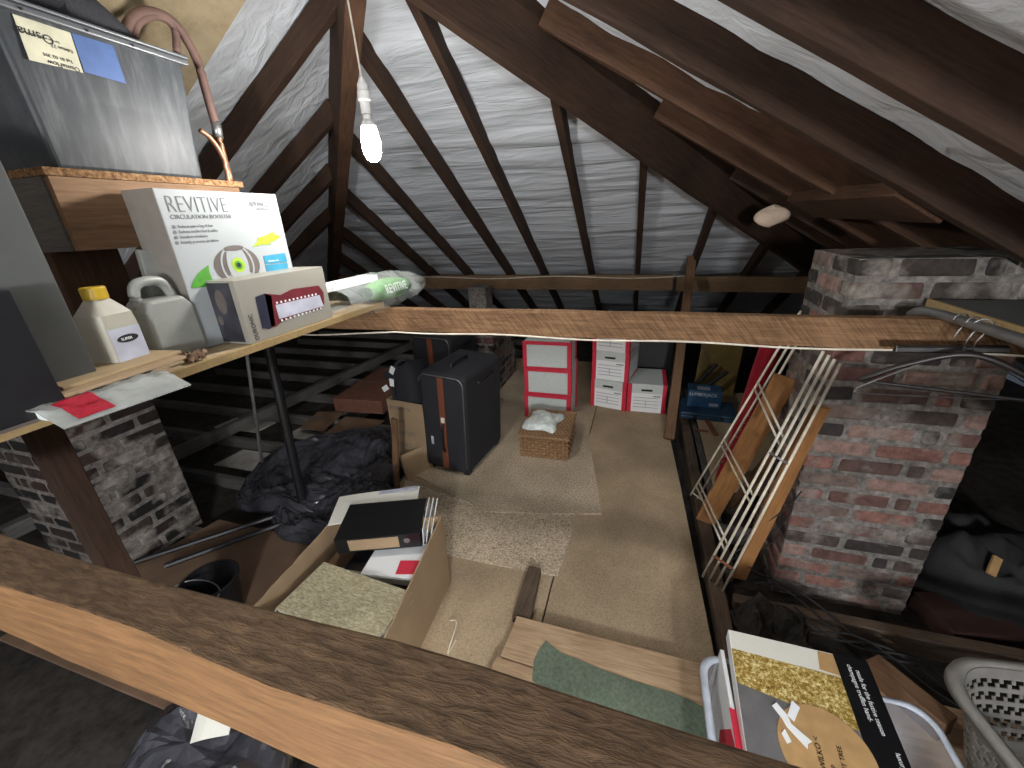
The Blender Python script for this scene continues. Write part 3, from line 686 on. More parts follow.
disc('device_picture', cc.y, cc.z, .022, .022, M['lime'], t, 0, 2 * PI, 0, dv(3))
disc('device_picture', cc.y, cc.z, .013, .013, M['green'], t, 0, 2 * PI, 0, dv(4))
disc('device_picture', cc.y, cc.z, .007, .007, M['inkblack'], t, 0, 2 * PI, 0, dv(5))
lf = [rv(*p) for p in ((191, 288), (193, 281), (198, 273), (208, 265), (209, 272), (212, 280), (212, 286), (204, 287))]
quad_part('leaf_picture', lf, M['green'], t)
lf = [rv(*p) for p in ((252, 247), (258, 240), (257, 238), (264, 236), (270, 233), (276, 231), (273, 234), (281, 236), (276, 240), (268, 243), (272, 244), (260, 245))]
quad_part('leaf_picture', lf, M['lime'], t)
bl_ = [rv(263, 256), rv(284.5, 253), rv(287, 262), rv(265, 264)]; quad_part('blue_band', bl_, M['cyan'], t)
bl_ = [rv(265, 265), rv(287, 263), rv(288, 271), rv(267, 272)]; quad_part('blue_band', bl_, M['cyan'], t)
p = rv(268, 262); text('Clinically proven', .008, p, Yv, Zv, M['white'], t, lift=.0015, sx=.8)

# rechargeable lantern box
t = root('lantern_box', 'white work lantern box with red lantern picture in front of the booster box', 'box', (-1.095, .882, SZ))
Hd, Ld = .185, .358
MB().box(-.200, 0, 0, Ld, 0, Hd).build('box_body', M['dimcream'], t, bevel=.0015)
def rd(x, y):
    p = XP(x, y, -1.095); return Vector((.0006, p.y - .882, p.z - SZ))
MB().box(-.160, -.018, -.0012, -.0002, .006, Hd - .006).build('photo_panel', M['photo'], t)
MB().box(-.200, -.175, -.0010, -.0002, .0, Hd).build('side_strip', M['sideprint'], t)
disc('hand_picture', 0, 0, .020, .035, M['taupe'], t).matrix_local = Matrix.Translation((-.065, -.0013, .125)) @ Matrix.Rotation(-PI / 2, 4, 'Z')
disc('hand_picture', 0, 0, .010, .014, M['taupe'], t).matrix_local = Matrix.Translation((-.088, -.0013, .07)) @ Matrix.Rotation(-PI / 2, 4, 'Z')
text('DURONIC', .022, (-.182, -.0012, .035), Zv, (-1, 0, 0), M['inkblack'], t, lift=.0006, sx=.9)
text('DURONIC', .020, rd(259.5, 339), (0, -.03, 1), (0, -1, 0), M['inkblack'], t, sx=.85)
h1 = [rd(255, 297), rd(264, 293.5), rd(271, 296), rd(275, 325), rd(269, 329), rd(262, 328)]
quad_part('lantern_picture', h1, M['navy'], t)
h2 = [rd(264, 293.5), rd(280, 295), rd(292, 289), rd(318, 285.5), rd(323, 292), rd(324, 303), rd(321, 309), rd(300, 313), rd(282, 321), rd(275, 327), rd(271, 327)]
quad_part('lantern_picture', h2, M['maroon'], t)
h3 = [rd(275, 305), rd(319, 295), rd(323, 306), rd(279, 319)]
o = quad_part('lantern_picture', h3, M['silver'], t); o.location.x = .0009
for row in (0, 1):
    for k in range(11):
        u = .04 + .088 * k; a_ = h3[0] + (h3[1] - h3[0]) * u; b_ = h3[3] + (h3[2] - h3[3]) * u
        p = a_ + (b_ - a_) * (-.13 if row == 0 else 1.13)
        MB().box(.0018, .0024, p.y - .003, p.y + .003, p.z - .003, p.z + .003).build('lamp_dot', M['white'], t)

# clear bag with green packet
t = root('plastic_bag', 'clear cellophane bag holding a green printed packet at the shelf end', 'bag', (-1.052, 1.285, SZ - .018))
def bagf(u, v):
    y = .0 + .66 * u; prof = math.sin(PI * min(1, max(0, .12 + .86 * u))) ** .6
    th = 2 * PI * v; rr = 1 + .22 * noise.noise(Vector((u * 9, math.cos(th) * 2, math.sin(th) * 2)))
    hx = .10 * (prof + .15) * rr; hz = .074 * (prof + .05) * rr
    return (-.06 + hx * math.cos(th), y, .068 - .015 * u + hz * math.sin(th))
MB().grid(lambda v, u: bagf(u, v), 28, 26, True).build('film', M['film'], t, smooth=True)
def pk(u, v):
    y = .20 + .32 * u; th = 2 * PI * v; e = math.sin(PI * (.08 + .84 * u)) ** .5
    return (-.055 + .055 * e * math.cos(th), y, .066 - .01 * u + .048 * e * math.sin(th))
MB().grid(lambda v, u: pk(u, v), 20, 12, True).build('green_packet', M['green'], t, smooth=True)
MB().box(-.17, -.09, .0, .34, .10, .125).build('white_leaflet', M['white'], t)
text('REVITIVE', .055, (.008, .25, .055), (0, 1, -.02), (-.3, 0, 1), M['white'], t, sx=.8)

# two jugs
def jug(label, loc, rz, body, cap, w_, d, h, name='jug'):
    t = root(name, label, 'jug', loc, rz)
    mb = MB(); n = 28
    def rr(u, z, k):
        a = 2 * PI * u; e = .28
        cx = math.copysign(abs(math.cos(a)) ** e, math.cos(a)); sy = math.copysign(abs(math.sin(a)) ** e, math.sin(a))
        return (cx * w_ / 2 * k, sy * d / 2 * k, z)
    prof = [(0, .9), (.02, 1), (h * .6, 1), (h * .72, .95), (h * .82, .62), (h * .88, .42), (h * .9, .40)]
    vs = [rr(k / n, z, s_) for z, s_ in prof for k in range(n)]; fs = [tuple(range(n - 1, -1, -1)), tuple((len(prof) - 1) * n + k for k in range(n))]
    for i in range(len(prof) - 1):
        for k in range(n): fs.append((i * n + k, i * n + (k + 1) % n, (i + 1) * n + (k + 1) % n, (i + 1) * n + k))
    mb.add(vs, fs).build('jug_body', body, t, smooth=False, bevel=.004)
    return t
jp = YP(131, 345, .70); 
t = jug('cream plastic bottle with a yellow cap and oval label beside the booster box', (-1.185, .612, SZ), math.radians(8), M['jugwhite'], M['yellow'], .082, .082, .208, 'bottle')
MB().lathe([(0, .184), (.0225, .184), (.023, .188), (.023, .208), (.021, .211), (0, .211)], 24, Matrix.Translation((0, 0, 0))).build('cap', M['yellow'], t)
MB().box(.0412, .0420, -.035, .035, .024, .118).build('label_panel', M['label'], t)
disc('oval_logo', 0, .092, .024, .009, M['inkblack'], t, x=.0422)
text('SUPER', .009, (.0430, -.016, .089), Yv, Zv, M['white'], t, lift=.0006)
t = root('jug', 'translucent grey jug with a moulded handle behind the yellow-capped bottle', 'jug', (-1.225, .755, SZ), math.radians(4))
mb = MB()
pr_ = [(-.06, 0), (.065, 0), (.068, .10), (.055, .15), (.03, .185), (-.03, .19), (-.055, .165), (-.062, .12)]
hole = [(-.035, .135), (.025, .135), (.018, .162), (-.028, .166)]
mb.prism([(y, z) for y, z in [(-.062, 0), (.070, 0), (.068, .13), (.045, .160), (-.045, .160), (-.062, .13)]], -.04, .04, frame((0, 0, 0), (0, 1, 0), (0, 0, 1)))
mb.build('jug_body', M['juggrey'], t, bevel=.010, seg=3)
MB().tube(arc([(0, -.045, .14), (0, -.046, .175), (0, -.034, .198), (0, .0, .204), (0, .026, .198), (0, .040, .178), (0, .050, .14)]), .013, 10).build('handle', M['juggrey'], t, smooth=True)
# small dome-shaped glass lying in front of the bottle
t = tag(MB().lathe([(0, .032), (.012, .030), (.024, .020), (.028, .0), (.025, .0), (.02, .017), (.010, .026), (0, .028)], 20, Matrix.Translation((-1.125, .60, SZ + .001))).build('glass_dome', M['juggrey'], smooth=True), 'small upturned grey glass at the foot of the yellow-capped bottle', 'glass')
# crumpled paper at back
t = tag(MB().prism([(0, 0), (.13, .0), (.10, .27), (.02, .28)], 0, .02, frame((-1.31, .78, SZ), (0, 1, 0), (0, 0, 1))).build('paper_wedge', M['juggrey'], bevel=.002), 'grey folded paper standing behind the jug', 'paper')

# grey board and the black box at the near end of the shelf
tag(MB().box(-1.06, -1.0, .06, .475, SZ, 1.80).build('grey_board', M['greyd'], mtx=Matrix.Translation((-.125, .055, 0)), bevel=.003), 'tall dark grey board standing on edge at the near end of the shelf', 'board')
t = root('black_box', 'matt black gift box with faint lettering at the left edge of the shelf', 'box', (-1.055, .17, SZ))
MB().box(-.06, .0, 0, .262, 0, .235).build('box_body', M['black'], t, bevel=.002)
MB().box(-.061, .0012, -.001, .263, .0, .006).build('base_trim', M['taupe'], t)
text('AUTHENTIC', .016, (.0008, .09, .088), Yv, Zv, M['taupe'], t, sx=.8)
text('7 x 2A', .014, (.0008, .12, .068), Yv, Zv, M['taupe'], t, sx=.8)
# manila envelopes
plate('envelope', xy([(22, 352), (108, 346), (112, 349), (181, 350), (62, 387), (30, 378)], 1.334), 1.326, 1.333, M['envelope'], 'manila envelope on top of the envelope pile on the shelf', 'envelope', 'envelopes on the shelf', bev=.001)
plate('envelope', xy([(24, 362), (120, 352), (186, 356), (66, 395), (34, 388)], 1.324), 1.318, 1.3255, M['card'], 'brown envelope under the top one on the shelf', 'envelope', 'envelopes on the shelf', bev=.001)
t = root('foil_pack', 'crinkled clear packet with red foil print overhanging the shelf edge', 'packet', (-1.05, .48, SZ + .001))
def packf(u, v):
    y = -.105 + .215 * u; x0 = -.15; x1 = .075 + .02 * u; n_ = noise.noise(Vector((u * 9, v * 7, 2))) * .006
    if v < .5: q = v * 2; return (x0 + (x1 - .05 - x0) * q, y, .026 + n_)
    q = (v - .5) * 2; return (x1 - .05 + .06 * q, y, .026 - .026 * q + n_ * (1 - q))
MB().sheet(packf, 40, 24, .003).build('film', M['film2'], t)
MB().box(-.14, .02, -.095, .10, .0, .0205).build('contents', M['greybox'], t, bevel=.004)
def redf(u, v):
    p = Vector(packf(.12 + .26 * u, .46 + .48 * v)); return p + Vector((.002, 0, .0035))
MB().sheet(redf, 10, 10, .0015).build('red_print', M['foil'], t)
mb = MB()
for k in range(9): mb.tube([(-1.115 + random.uniform(-.02, .02), .72 + random.uniform(-.03, .03), SZ + .004), (-1.11 + random.uniform(-.02, .02), .725 + random.uniform(-.03, .03), SZ + .022)], .006, 6)
tag(mb.build('crumpled_tissue', M['cardd']), 'crumpled brown tissue between the envelopes and the lantern box', 'tissue')

# ---------------------------------------------------------------- black pole frame, rods and left floor clutter
tag(MB().tube([XP(268, 345, -1.9) , XP(305, 512, -1.9)], .026, 10).build('pole', M['black']), 'black metal pole standing on the joists behind the shelf', 'pole')
tag(MB().tube([XP(246, 350, -2.3), XP(262, 462, -2.3)], .010, 8).build('rod', M['steel']), 'thin pale metal rod leaning under the shelf', 'rod')
tag(MB().tube([Z(135, 562, .03), Z(300, 508, .03)], .014, 8).build('rail', M['black']), 'black metal rail lying on the floor before the bin bags, nearer one', 'rail')
tag(MB().tube([Z(165, 566, .03), Z(300, 517, .03)], .014, 8).build('rail', M['black']), 'black metal rail lying on the floor before the bin bags, by the brown board', 'rail')
# bin bags
def lump(c, sx, sy, h, seed, amp=.3, nu=48, nv=24):
    def f(u, v):
        a = 2 * PI * u; r = math.sin(PI / 2 * v) ** .7 if v > 0 else 0
        q = noise.fractal(Vector((math.cos(a) * v * 2.5 + seed, math.sin(a) * v * 2.5, seed)), .8, 2.1, 5) * amp
        e = 1 + .18 * noise.noise(Vector((math.cos(a) * 1.6 + seed, math.sin(a) * 1.6, 3)))
        return (sx * r * e * math.cos(a), sy * r * e * math.sin(a), max(0.0, h * (math.cos(PI / 2 * v) ** .5 if v < 1 else 0) * (1 + q * 1.2)))
    mb = MB().grid(f, nu, nv, True); return mb
tag(lump(0, .52, .56, .09, 2.0, .8, 80, 40).build('bin_bag', M['binbag'], mtx=Matrix.Translation((-2.05, 1.98, -.02))), 'black plastic sheet bundle spread on the joists left of the cardboard carton', 'bin bag')
tag(lump(0, .36, .34, .08, 6.0, .8, 64, 32).build('bin_bag', M['binbag'], mtx=Matrix.Translation((-1.72, 1.62, -.01))), 'smaller crumpled black plastic bag beside the papers of the open carton', 'bin bag')
# bucket
bc = Z(212, 590, 0)
t = root('bucket', 'black bucket in the shade under the foreground beam', 'bucket', (-1.72, .86, -.012))
MB().lathe([(0, .004), (.085, .004), (.11, .2), (.118, .2), (.118, .208), (.107, .208), (.083, .01), (0, .01)], 30).build('pail', M['black'], t, smooth=False)
MB().tube([(.118 * math.cos(a), .118 * math.sin(a) * .5 - .06, .2 - .0 + .0 * a) for a in [PI * k / 14 for k in range(15)]], .003, 6).build('handle', M['steel'], t)

# ---------------------------------------------------------------- cartons, bag and suitcases
t = root('cardboard_carton', 'tall printed cardboard carton stuffed with a black bag left of the suitcase', 'carton', (-1.61, 2.16, 0), math.radians(-8))
W_, D_, Hc = .30, .24, .50
mb = MB()
for b_ in ((0, W_, 0, .006), (0, W_, D_ - .006, D_)): mb.box(b_[0], b_[1], b_[2], b_[3], 0, Hc)
mb.box(0, .006, .006, D_ - .006, 0, Hc); mb.box(W_ - .006, W_, .006, D_ - .006, 0, Hc); mb.box(0, W_, 0, D_, 0, .006)
mb.build('carton_walls', M['card'], t, bevel=.001)
for j, (s_, sz_) in enumerate((('PRODUCT OF', .038), ('CONTENTS', .03), ('HAND LOT', .05), ('FRAGILE', .05))):
    text(s_, sz_, (.02, 0, Hc - .07 - j * .095), (1, 0, 0), Zv, M['ink'], t, lift=.0015, sx=.75)
t = root('holdall', 'black holdall with white tags poking out of the printed carton', 'bag', (-1.47, 2.26, .36), math.radians(-8))
MB().grid(lambda u, v: (.135 * math.copysign(abs(math.cos(2 * PI * u)) ** .6, math.cos(2 * PI * u)) * (1 - .35 * v ** 2), .10 * math.copysign(abs(math.sin(2 * PI * u)) ** .6, math.sin(2 * PI * u)), .34 * v - .0 + (.08 * math.cos(2 * PI * u + .5) * v)), 24, 12, True).build('bag_body', M['blackfab'], t, smooth=True)
MB().box(-.10, .06, -.06, .06, .28, .345, Matrix.Rotation(-.25, 4, 'Y')).build('bag_top', M['blackfab'], t, bevel=.02)
MB().tube(arc([(-.06, -.10, .10), (-.05, -.11, .24), (-.02, -.09, .38), (.03, -.06, .42), (.06, 0, .38)]), .012, 8).build('strap', M['blackfab'], t, smooth=True)
for (x, z, a_) in ((-.03, .36, .5), (-.05, .27, .1), (-.115, .22, 1.0)):
    MB().box(-.018, .018, -.003, .003, -.028, .028).build('tag', M['white'], t, mtx=Matrix.Translation((x, -.118, z)) @ Matrix.Rotation(a_, 4, 'Y'), bevel=.003)
beam('batten', Z(398, 488) , YP(395, 418, 1.85), .035, .02, M['post'], 'thin brown batten leaning against the printed carton', 'batten', up=(0, -1, 0), bev=.001)
tag(MB().box(0, .26, 0, .02, 0, .18).build('loose_flap', M['card'], mtx=Matrix.Translation((-1.40, 1.96, 0)) @ Matrix.Rotation(math.radians(62), 4, 'Z') @ Matrix.Rotation(math.radians(-18), 4, 'X'), bevel=.001), 'loose cardboard flap leaning between printed carton and suitcase', 'cardboard')

def suitcase(name, label, loc, rz, W_, D_, H_):
    t = root(name, label, 'suitcase', loc, rz)
    sh_ = MB().box(0, W_, 0, D_, .03, H_).build('shell', M['blackfab'], t, bevel=.035, seg=4)
    # piping round the front panel
    r = .05; p = []
    for (cx, cz, a0) in ((r + .012, H_ - r - .012, 180), (W_ - r - .012, H_ - r - .012, 90), (W_ - r - .012, .03 + r + .012, 0), (r + .012, .03 + r + .012, -90)):
        for k in range(7):
            a = math.radians(a0 - 15 * k); p.append((cx + r * math.cos(a), -.002, cz + r * math.sin(a)))
    p.append(p[0])
    MB().tube(p[:15], .004, 6).build('piping', M['steel'], t, smooth=True)['label'] = 'silver piping round the front'
    MB().box(W_ * .44, W_ * .56, -.006, .0, .055, H_ - .02).build('stripe', M['darkbrown'], t, bevel=.001)['label'] = 'brown vertical stripe'
    MB().tube(arc([(W_ * .53, -.02, H_ * .55), (W_ * .53, -.035, H_ * .50), (W_ * .53, -.035, H_ * .32), (W_ * .53, -.02, H_ * .27)]), .009, 8).build('side_handle', M['black'], t, smooth=True)
    MB().tube(arc([(W_ * .5, D_ * .25, H_), (W_ * .5, D_ * .3, H_ + .025), (W_ * .5, D_ * .6, H_ + .025), (W_ * .5, D_ * .65, H_)]), .010, 8).build('top_handle', M['black'], t, smooth=True)
    MB().box(W_ * .2, W_ * .2 + .018, -.004, .001, .22, .28).build('badge', M['silver'], sh_, bevel=.001)
    MB().box(W_ * .5 - .01, W_ * .5 + .015, -.012, -.004, H_ * .55, H_ * .6).build('zip_pull', M['cream'], sh_, bevel=.002)
    for dx in (W_ - .035,):
        for dy in (.05, D_ - .05):
            MB().tube([(dx - .02, dy, .025), (dx + .02, dy, .025)], .025, 14).build('wheel', M['black'], t)
    for dy in (.05, D_ - .05): MB().box(.02, .05, dy - .015, dy + .015, 0, .035).build('foot', M['black'], t, bevel=.003)
    MB().tube(arc([(W_ + .001, D_ * .3, H_ - .08), (W_ + .02, D_ * .35, H_ - .085), (W_ + .02, D_ * .65, H_ - .085), (W_ + .001, D_ * .7, H_ - .08)]), .008, 8).build('carry_handle', M['black'], t, smooth=True)
    return t
suitcase('suitcase', 'large black suitcase with brown stripe standing on the carpet in front', (-1.345, 2.115, .008), math.radians(-7), .345, .52, .735).rotation_euler.y = .045
suitcase('suitcase', 'second black suitcase with brown stripe standing behind the printed carton', (-1.84, 2.92, 0), math.radians(-7), .40, .45, .735)

# ---------------------------------------------------------------- storage cubes with red trim
def red_cube():
    t = root('storage_cube', '', 'storage box')
    W_, D_, H_ = .395, .33, .226
    MB().box(.012, W_ - .012, .008, D_ - .008, .004, H_ - .002).build('fabric_panel', M['greybox'], t)
    def edge(*a): MB().box(*a).build('red_edging', M['red'], t, bevel=.0015)['label'] = 'red edging'
    for x in (0, W_ - .032): edge(x, x + .032, 0, .010, 0, H_)
    edge(.032, W_ - .032, 0, .009, 0, .010); edge(.032, W_ - .032, 0, .009, H_ - .028, H_)
    for x in (0, W_ - .008): edge(x, x + .008, D_ - .04, D_, 0, H_)
    edge(W_ - .008, W_, .0105, .045, 0, H_)
    MB().box(.043, W_ - .043, .003, .0075, .016, H_ - .034).build('front_panel', M['greybox'], t, bevel=.001)
    return t
rc0 = red_cube(); labs = ['grey storage cube with red edging at the bottom, behind the wicker basket', 'grey storage cube with red edging, second from the floor', 'grey storage cube with red edging, top one visible under the tie beam', 'hidden top grey storage cube level with the tie beam']
for i in range(3):
    o = rc0 if i == 0 else copy_tree(rc0)
    o.location = (-.875 + .006 * (i % 2), 3.03, .010 + i * .2285); o.rotation_euler.z = math.radians(-1.5 + i); o['label'] = labs[i]; o['group'] = 'red-edged storage cubes'
# archive boxes
def archive():
    t = root('archive_box', '', 'archive box'); W_, D_, H_ = .315, .40, .262
    MB().box(.004, W_ - .004, .004, D_ - .004, 0, H_ - .01).build('box_body', M['white'], t, bevel=.002)
    l = MB().box(0, W_, 0, D_, H_ - .085, H_); lid_ = l.build('lid', M['greybox'], t, bevel=.002); lid_['label'] = 'grey lid'
    def edge(*a): MB().box(*a).build('red_corner', M['red'], t)['label'] = 'red corner strip'
    for x in (-.001, W_ - .033): edge(x, x + .034, -.003, .003, 0, H_)
    edge(W_ - .033, W_ + .001, .0032, D_, H_ - .001, H_ + .001); edge(W_ - .002, W_ + .001, .0032, .035, 0, H_ - .0015)
    MB().box(.11, .20, -.0045, -.0005, H_ - .062, H_ - .046).build('hand_hole', M['black'], lid_)
    ln = MB()
    for zz_ in (.045, .075, .105, .135): ln.box(.05, W_ - .06, .0025, .0042, zz_, zz_ + .003)
    ln.box(.15, .153, .0025, .0042, .045, .11); ln.box(.21, .27, .0022, .0042, .15, .158)
    ln.build('form_lines', M['ink'], t)
    return t
ab0 = archive()
spots = [((-.355, 3.405, 0), -13, 'white archive box with red corners at the bottom of the pile of three'), ((-.35, 3.405, .2635), -11, 'white archive box with red corners in the middle of the pile of three'),
         ((-.352, 3.405, .527), -13, 'white archive box with red corners at the top of the pile of three'), ((-.035, 3.345, 0), 0, 'single white archive box with grey lid beside the leaning post')]
for i, (loc, a, lab) in enumerate(spots):
    o = ab0 if i == 0 else copy_tree(ab0); o.location = loc; o.rotation_euler.z = math.radians(a); o['label'] = lab; o['group'] = 'white archive boxes'
tag(MB().box(-.36, .36, 0, .02, 0, .70).build('dark_board', M['black'], mtx=Matrix.Translation((-.02, 3.86, 0)) @ Matrix.Rotation(math.radians(-4), 4, 'X')), 'black board standing behind the archive boxes', 'board')

# ---------------------------------------------------------------- wicker basket and bag
t = root('wicker_basket', 'small wicker hamper with closed lid in front of the storage cubes', 'basket', (-.735, 2.425, .010), math.radians(1.5))
W_, D_, H_ = .33, .40, .17
mb = MB()
def strand(p0, p1, r, n=40, wv=0, ph=0, nrm=Vector((0, 1, 0))):
    pts = []
    for i in range(n + 1):
        s_ = i / n; q_ = Vector(p0).lerp(Vector(p1), s_) + nrm * (wv * math.cos(PI * (s_ * (p1_n) + ph))); pts.append(q_)
    return pts
nst = 12
MB().box(.01, W_ - .01, .01, D_ - .01, .005, H_ - .02).build('lining', M['joistg'], t)
for r_ in range(7):
    z = .012 + r_ * .0225
    for (a_, b_, nr, cnt) in (((0, 0, z), (W_, 0, z), Vector((0, 1, 0)), nst), ((W_, 0, z), (W_, D_, z), Vector((-1, 0, 0)), nst), ((0, D_, z), (0, 0, z), Vector((1, 0, 0)), nst)):
        pts = []
        for i in range(cnt * 3 + 1):
            s_ = i / (cnt * 3); q_ = Vector(a_).lerp(Vector(b_), s_) + nr * (.008 * math.cos(PI * (s_ * cnt + r_))); pts.append(q_)
        mb.tube(pts, .0098, 6)
for i in range(nst + 1):
    x = W_ * i / nst; mb.tube([(x, -.004, 0), (x, -.004, H_ - .01)], .007, 6)
    y = D_ * i / nst; mb.tube([(W_, y, 0), (W_, y, H_ - .01)], .004, 6); mb.tube([(0, y, 0), (0, y, H_ - .01)], .004, 6)
mb.build('woven_sides', M['wicker'], t)
mb = MB()
for i in range(17):
    y = -.012 + (D_ + .024) * i / 16
    pts = [(-.01 + (W_ + .02) * k / 24, y, H_ + .005 * math.cos(PI * (k + i))) for k in range(25)]
    mb.tube(pts, .0115, 6)
mb.tube([(-.012, -.014, H_), (W_ + .012, -.014, H_), (W_ + .012, D_ + .014, H_), (-.012, D_ + .014, H_), (-.012, -.014, H_)], .010, 8)
mb.build('lid', M['wicker'], t)
mb = MB().grid(lambda u, v: (.0 + .235 * (u - .5) * (1 + .1 * math.sin(9 * v)), .27 * (v - .5) * (1 + .1 * math.sin(7 * u)), .004 + .055 * (math.sin(PI * u) * math.sin(PI * v)) ** .25 * (1 + .25 * noise.noise(Vector((u * 5, v * 5, 2))))), 26, 26)
tag(mb.build('carrier_bag', M['whitebag'], mtx=Matrix.Translation((-.615, 2.62, .19)) @ Matrix.Rotation(-.12, 4, 'Z'), smooth=True), 'white and grey plastic bag of folded cloth on the wicker hamper lid', 'bag')

# ---------------------------------------------------------------- blue boxes, tools, rolls in the far right corner
t = root('tool_box', 'blue printed tool carton standing on a dark blue case in the far right corner', 'box', (.455, 3.42, .058), math.radians(-3))
MB().box(0, .26, 0, .16, 0, .15).build('box_body', M['blue'], t, bevel=.002)
text('LUMBERJACK', .040, (.01, 0, .105), (1, 0, 0), Zv, M['white'], t, lift=.001, sx=.9)
MB().box(.17, .24, -.0015, .0, .02, .045).build('print_patch', M['label'], t)
MB().box(.07, .17, .03, .10, .1505, .152).build('print_patch', M['label'], t)
t = root('tool_case', 'flat dark blue tool case on the floor under the blue carton', 'case', (.40, 3.30, 0), math.radians(-4))
MB().box(0, .42, 0, .30, 0, .028).build('case_base', M['bluedark'], t, bevel=.006)
cl_ = MB().box(0, .42, 0, .30, .029, .057).build('case_lid', M['bluedark'], t, bevel=.006)
for x in (.10, .30): MB().box(x, x + .03, -.006, .0, .018, .044).build('latch', M['black'], cl_, bevel=.001)
def cyl(name, P, Q, r, mat, label, cat, n=16, group=None): return tag(MB().tube([P, Q], r, n).build(name, mat, smooth=False), label, cat, group)
p0 = Z(700, 410) + Vector((.0, 0, .008)); p1 = Z(716, 436) + Vector((0, 0, .008))
beam('metal_bracket', p0 - Vector((0, 0, .008)), p1 - Vector((0, 0, .008)), .035, .012, M['rust'], 'rusty flat metal strip lying on the right chipboard sheet', 'bracket', bev=.001, rough=.0005)
beam('metal_bracket', Z(694, 430), Z(708, 432), .02, .010, M['rust'], 'short rusty metal strip touching the longer one', 'bracket', bev=.001, rough=.0005)
tag(MB().box(-.17, .17, -.012, .012, 0, .62).build('mustard_board', M['mustard'], mtx=Matrix.Translation((.72, 3.85, 0)) @ Matrix.Rotation(-.05, 4, 'X') @ Matrix.Rotation(.05, 4, 'Y'), bevel=.004), 'mustard coloured vinyl board standing behind the blue carton', 'board')
for i, (a_, b_) in enumerate((((.50, 3.68, .10), (.70, 3.75, .34)), ((.53, 3.62, .08), (.78, 3.68, .30)))):
    cyl('dark_strut', a_, b_, .018, M['black'], ['thin dark strut leaning behind the blue carton, upper one', 'thin dark strut leaning behind the blue carton, lower one'][i], 'strut')
# red vinyl roll
P0 = Vector((.60, 2.42, .0)); P1 = Vector((.70, 2.36, 1.0))
def rollf(u, v):
    c_ = P0.lerp(P1, v); a = 2 * PI * u; k = 1 + .12 * noise.noise(Vector((math.cos(a) * 1.5, math.sin(a) * 1.5, v * 3)))
    return (c_.x + .055 * k * math.cos(a), c_.y + .055 * k * math.sin(a), c_.z)
mb = MB().grid(rollf, 24, 20, True); mb.lathe([(.001, 1.0), (.06, 1.02)], 24, Matrix.Translation((P1.x, P1.y, 0)))
tag(mb.build('vinyl_roll', M['redcloth'], smooth=True), 'dark red vinyl roll standing behind the wire rack', 'roll')
# planks leaning by the chimney
def lean(name, P, Q, w_, th, mat, label, face=(-1, -.3, 0), cat='plank'):
    return beam(name, P, Q, w_, th, mat, label, cat, up=face, bev=.002)
lean('plank', (.535, 1.655, 0.0), (.680, 1.655, .90), .062, .02, M['orange'], 'narrow orange pine plank leaning against the near chimney corner', face=(.2, -1, 0))
lean('plank', (.44, 2.02, .0), (.672, 2.02, .88), .10, .018, M['orange'], 'wider orange board with rounded top leaning behind the wire rack', face=(.0, -1, .2))
lean('plank', (.62, 2.2, .0), (.675, 1.95, .5), .07, .02, M['post'], 'dim short plank leaning low against the chimney side', face=(-1, 0, .2))

# folding wire airer
t = root('clothes_airer', 'folded cream wire clothes airer leaning against the chimney', 'clothes airer', (.40, 1.60, 0))
def wl(p): return Vector(p) - Vector((.40, 1.60, 0))
def wire(pts, r, name, mat=M['cream']): return MB().tube([wl(p) for p in pts], r, 8).build(name, mat, t, smooth=True)
La = Z(690, 487); Lb = YP(801, 311, 2.02)
Ra = Z(705, 583); Rb = YP(831, 352, 1.63)
La = Vector((.385, 2.24, 0.0)); 
bars = []
for k, (dx, dy, dz) in enumerate(((0, 0, 0), (.035, -.03, 0), (.06, -.08, 0))):
    a_ = La + Vector((dx, dy, dz)); b_ = Vector(Lb) + Vector((dx * .6, dy * .2, -.02 * k)); bars.append((a_, b_)); wire([a_, b_], .0055, 'rail')
rb = []
for k, (dx, dy, dz) in enumerate(((-.015, .02, 0), (.01, .0, 0), (.035, -.02, 0), (.06, -.045, 0))):
    a_ = Vector((.395 + dx, 1.59 + dy, 0)); b_ = Vector(Rb) + Vector((dx * .7 - .01, .0 + dy * .3, -.012 * k)); rb.append((a_, b_)); wire([a_, b_], .0055, 'rail')
for s0, s1 in ((.69, .68), (.38, .43), (.10, .19)):
    for off in (0, .03):
        a_ = bars[0][0].lerp(bars[0][1], s0 - off); b_ = rb[1][0].lerp(rb[1][1], s1 - off + .01)
        wire([a_, b_], .0048, 'cross_strut')
a_ = rb[0][0].lerp(rb[0][1], .12); b_ = rb[3][0].lerp(rb[3][1], .12); wire([a_, b_], .007, 'joint', M['rust'])
a_ = rb[0][0].lerp(rb[0][1], .62); b_ = rb[3][0].lerp(rb[3][1], .62); wire([a_, b_], .006, 'joint', M['steel'])
a_ = bars[0][0].lerp(bars[0][1], .02); b_ = bars[2][0].lerp(bars[2][1], .02); wire([a_, b_], .0045, 'cross_bar')
mb = MB()
for k in range(16):
    s_ = k / 15; a_ = bars[1][0].lerp(bars[1][1], .25 + .62 * s_); b_ = a_ + Vector((.055 - .03 * s_, .12, -.06)); mb.tube([wl(a_), wl(b_)], .0028, 6)
mb.build('drying_wires', M['cream'], t)

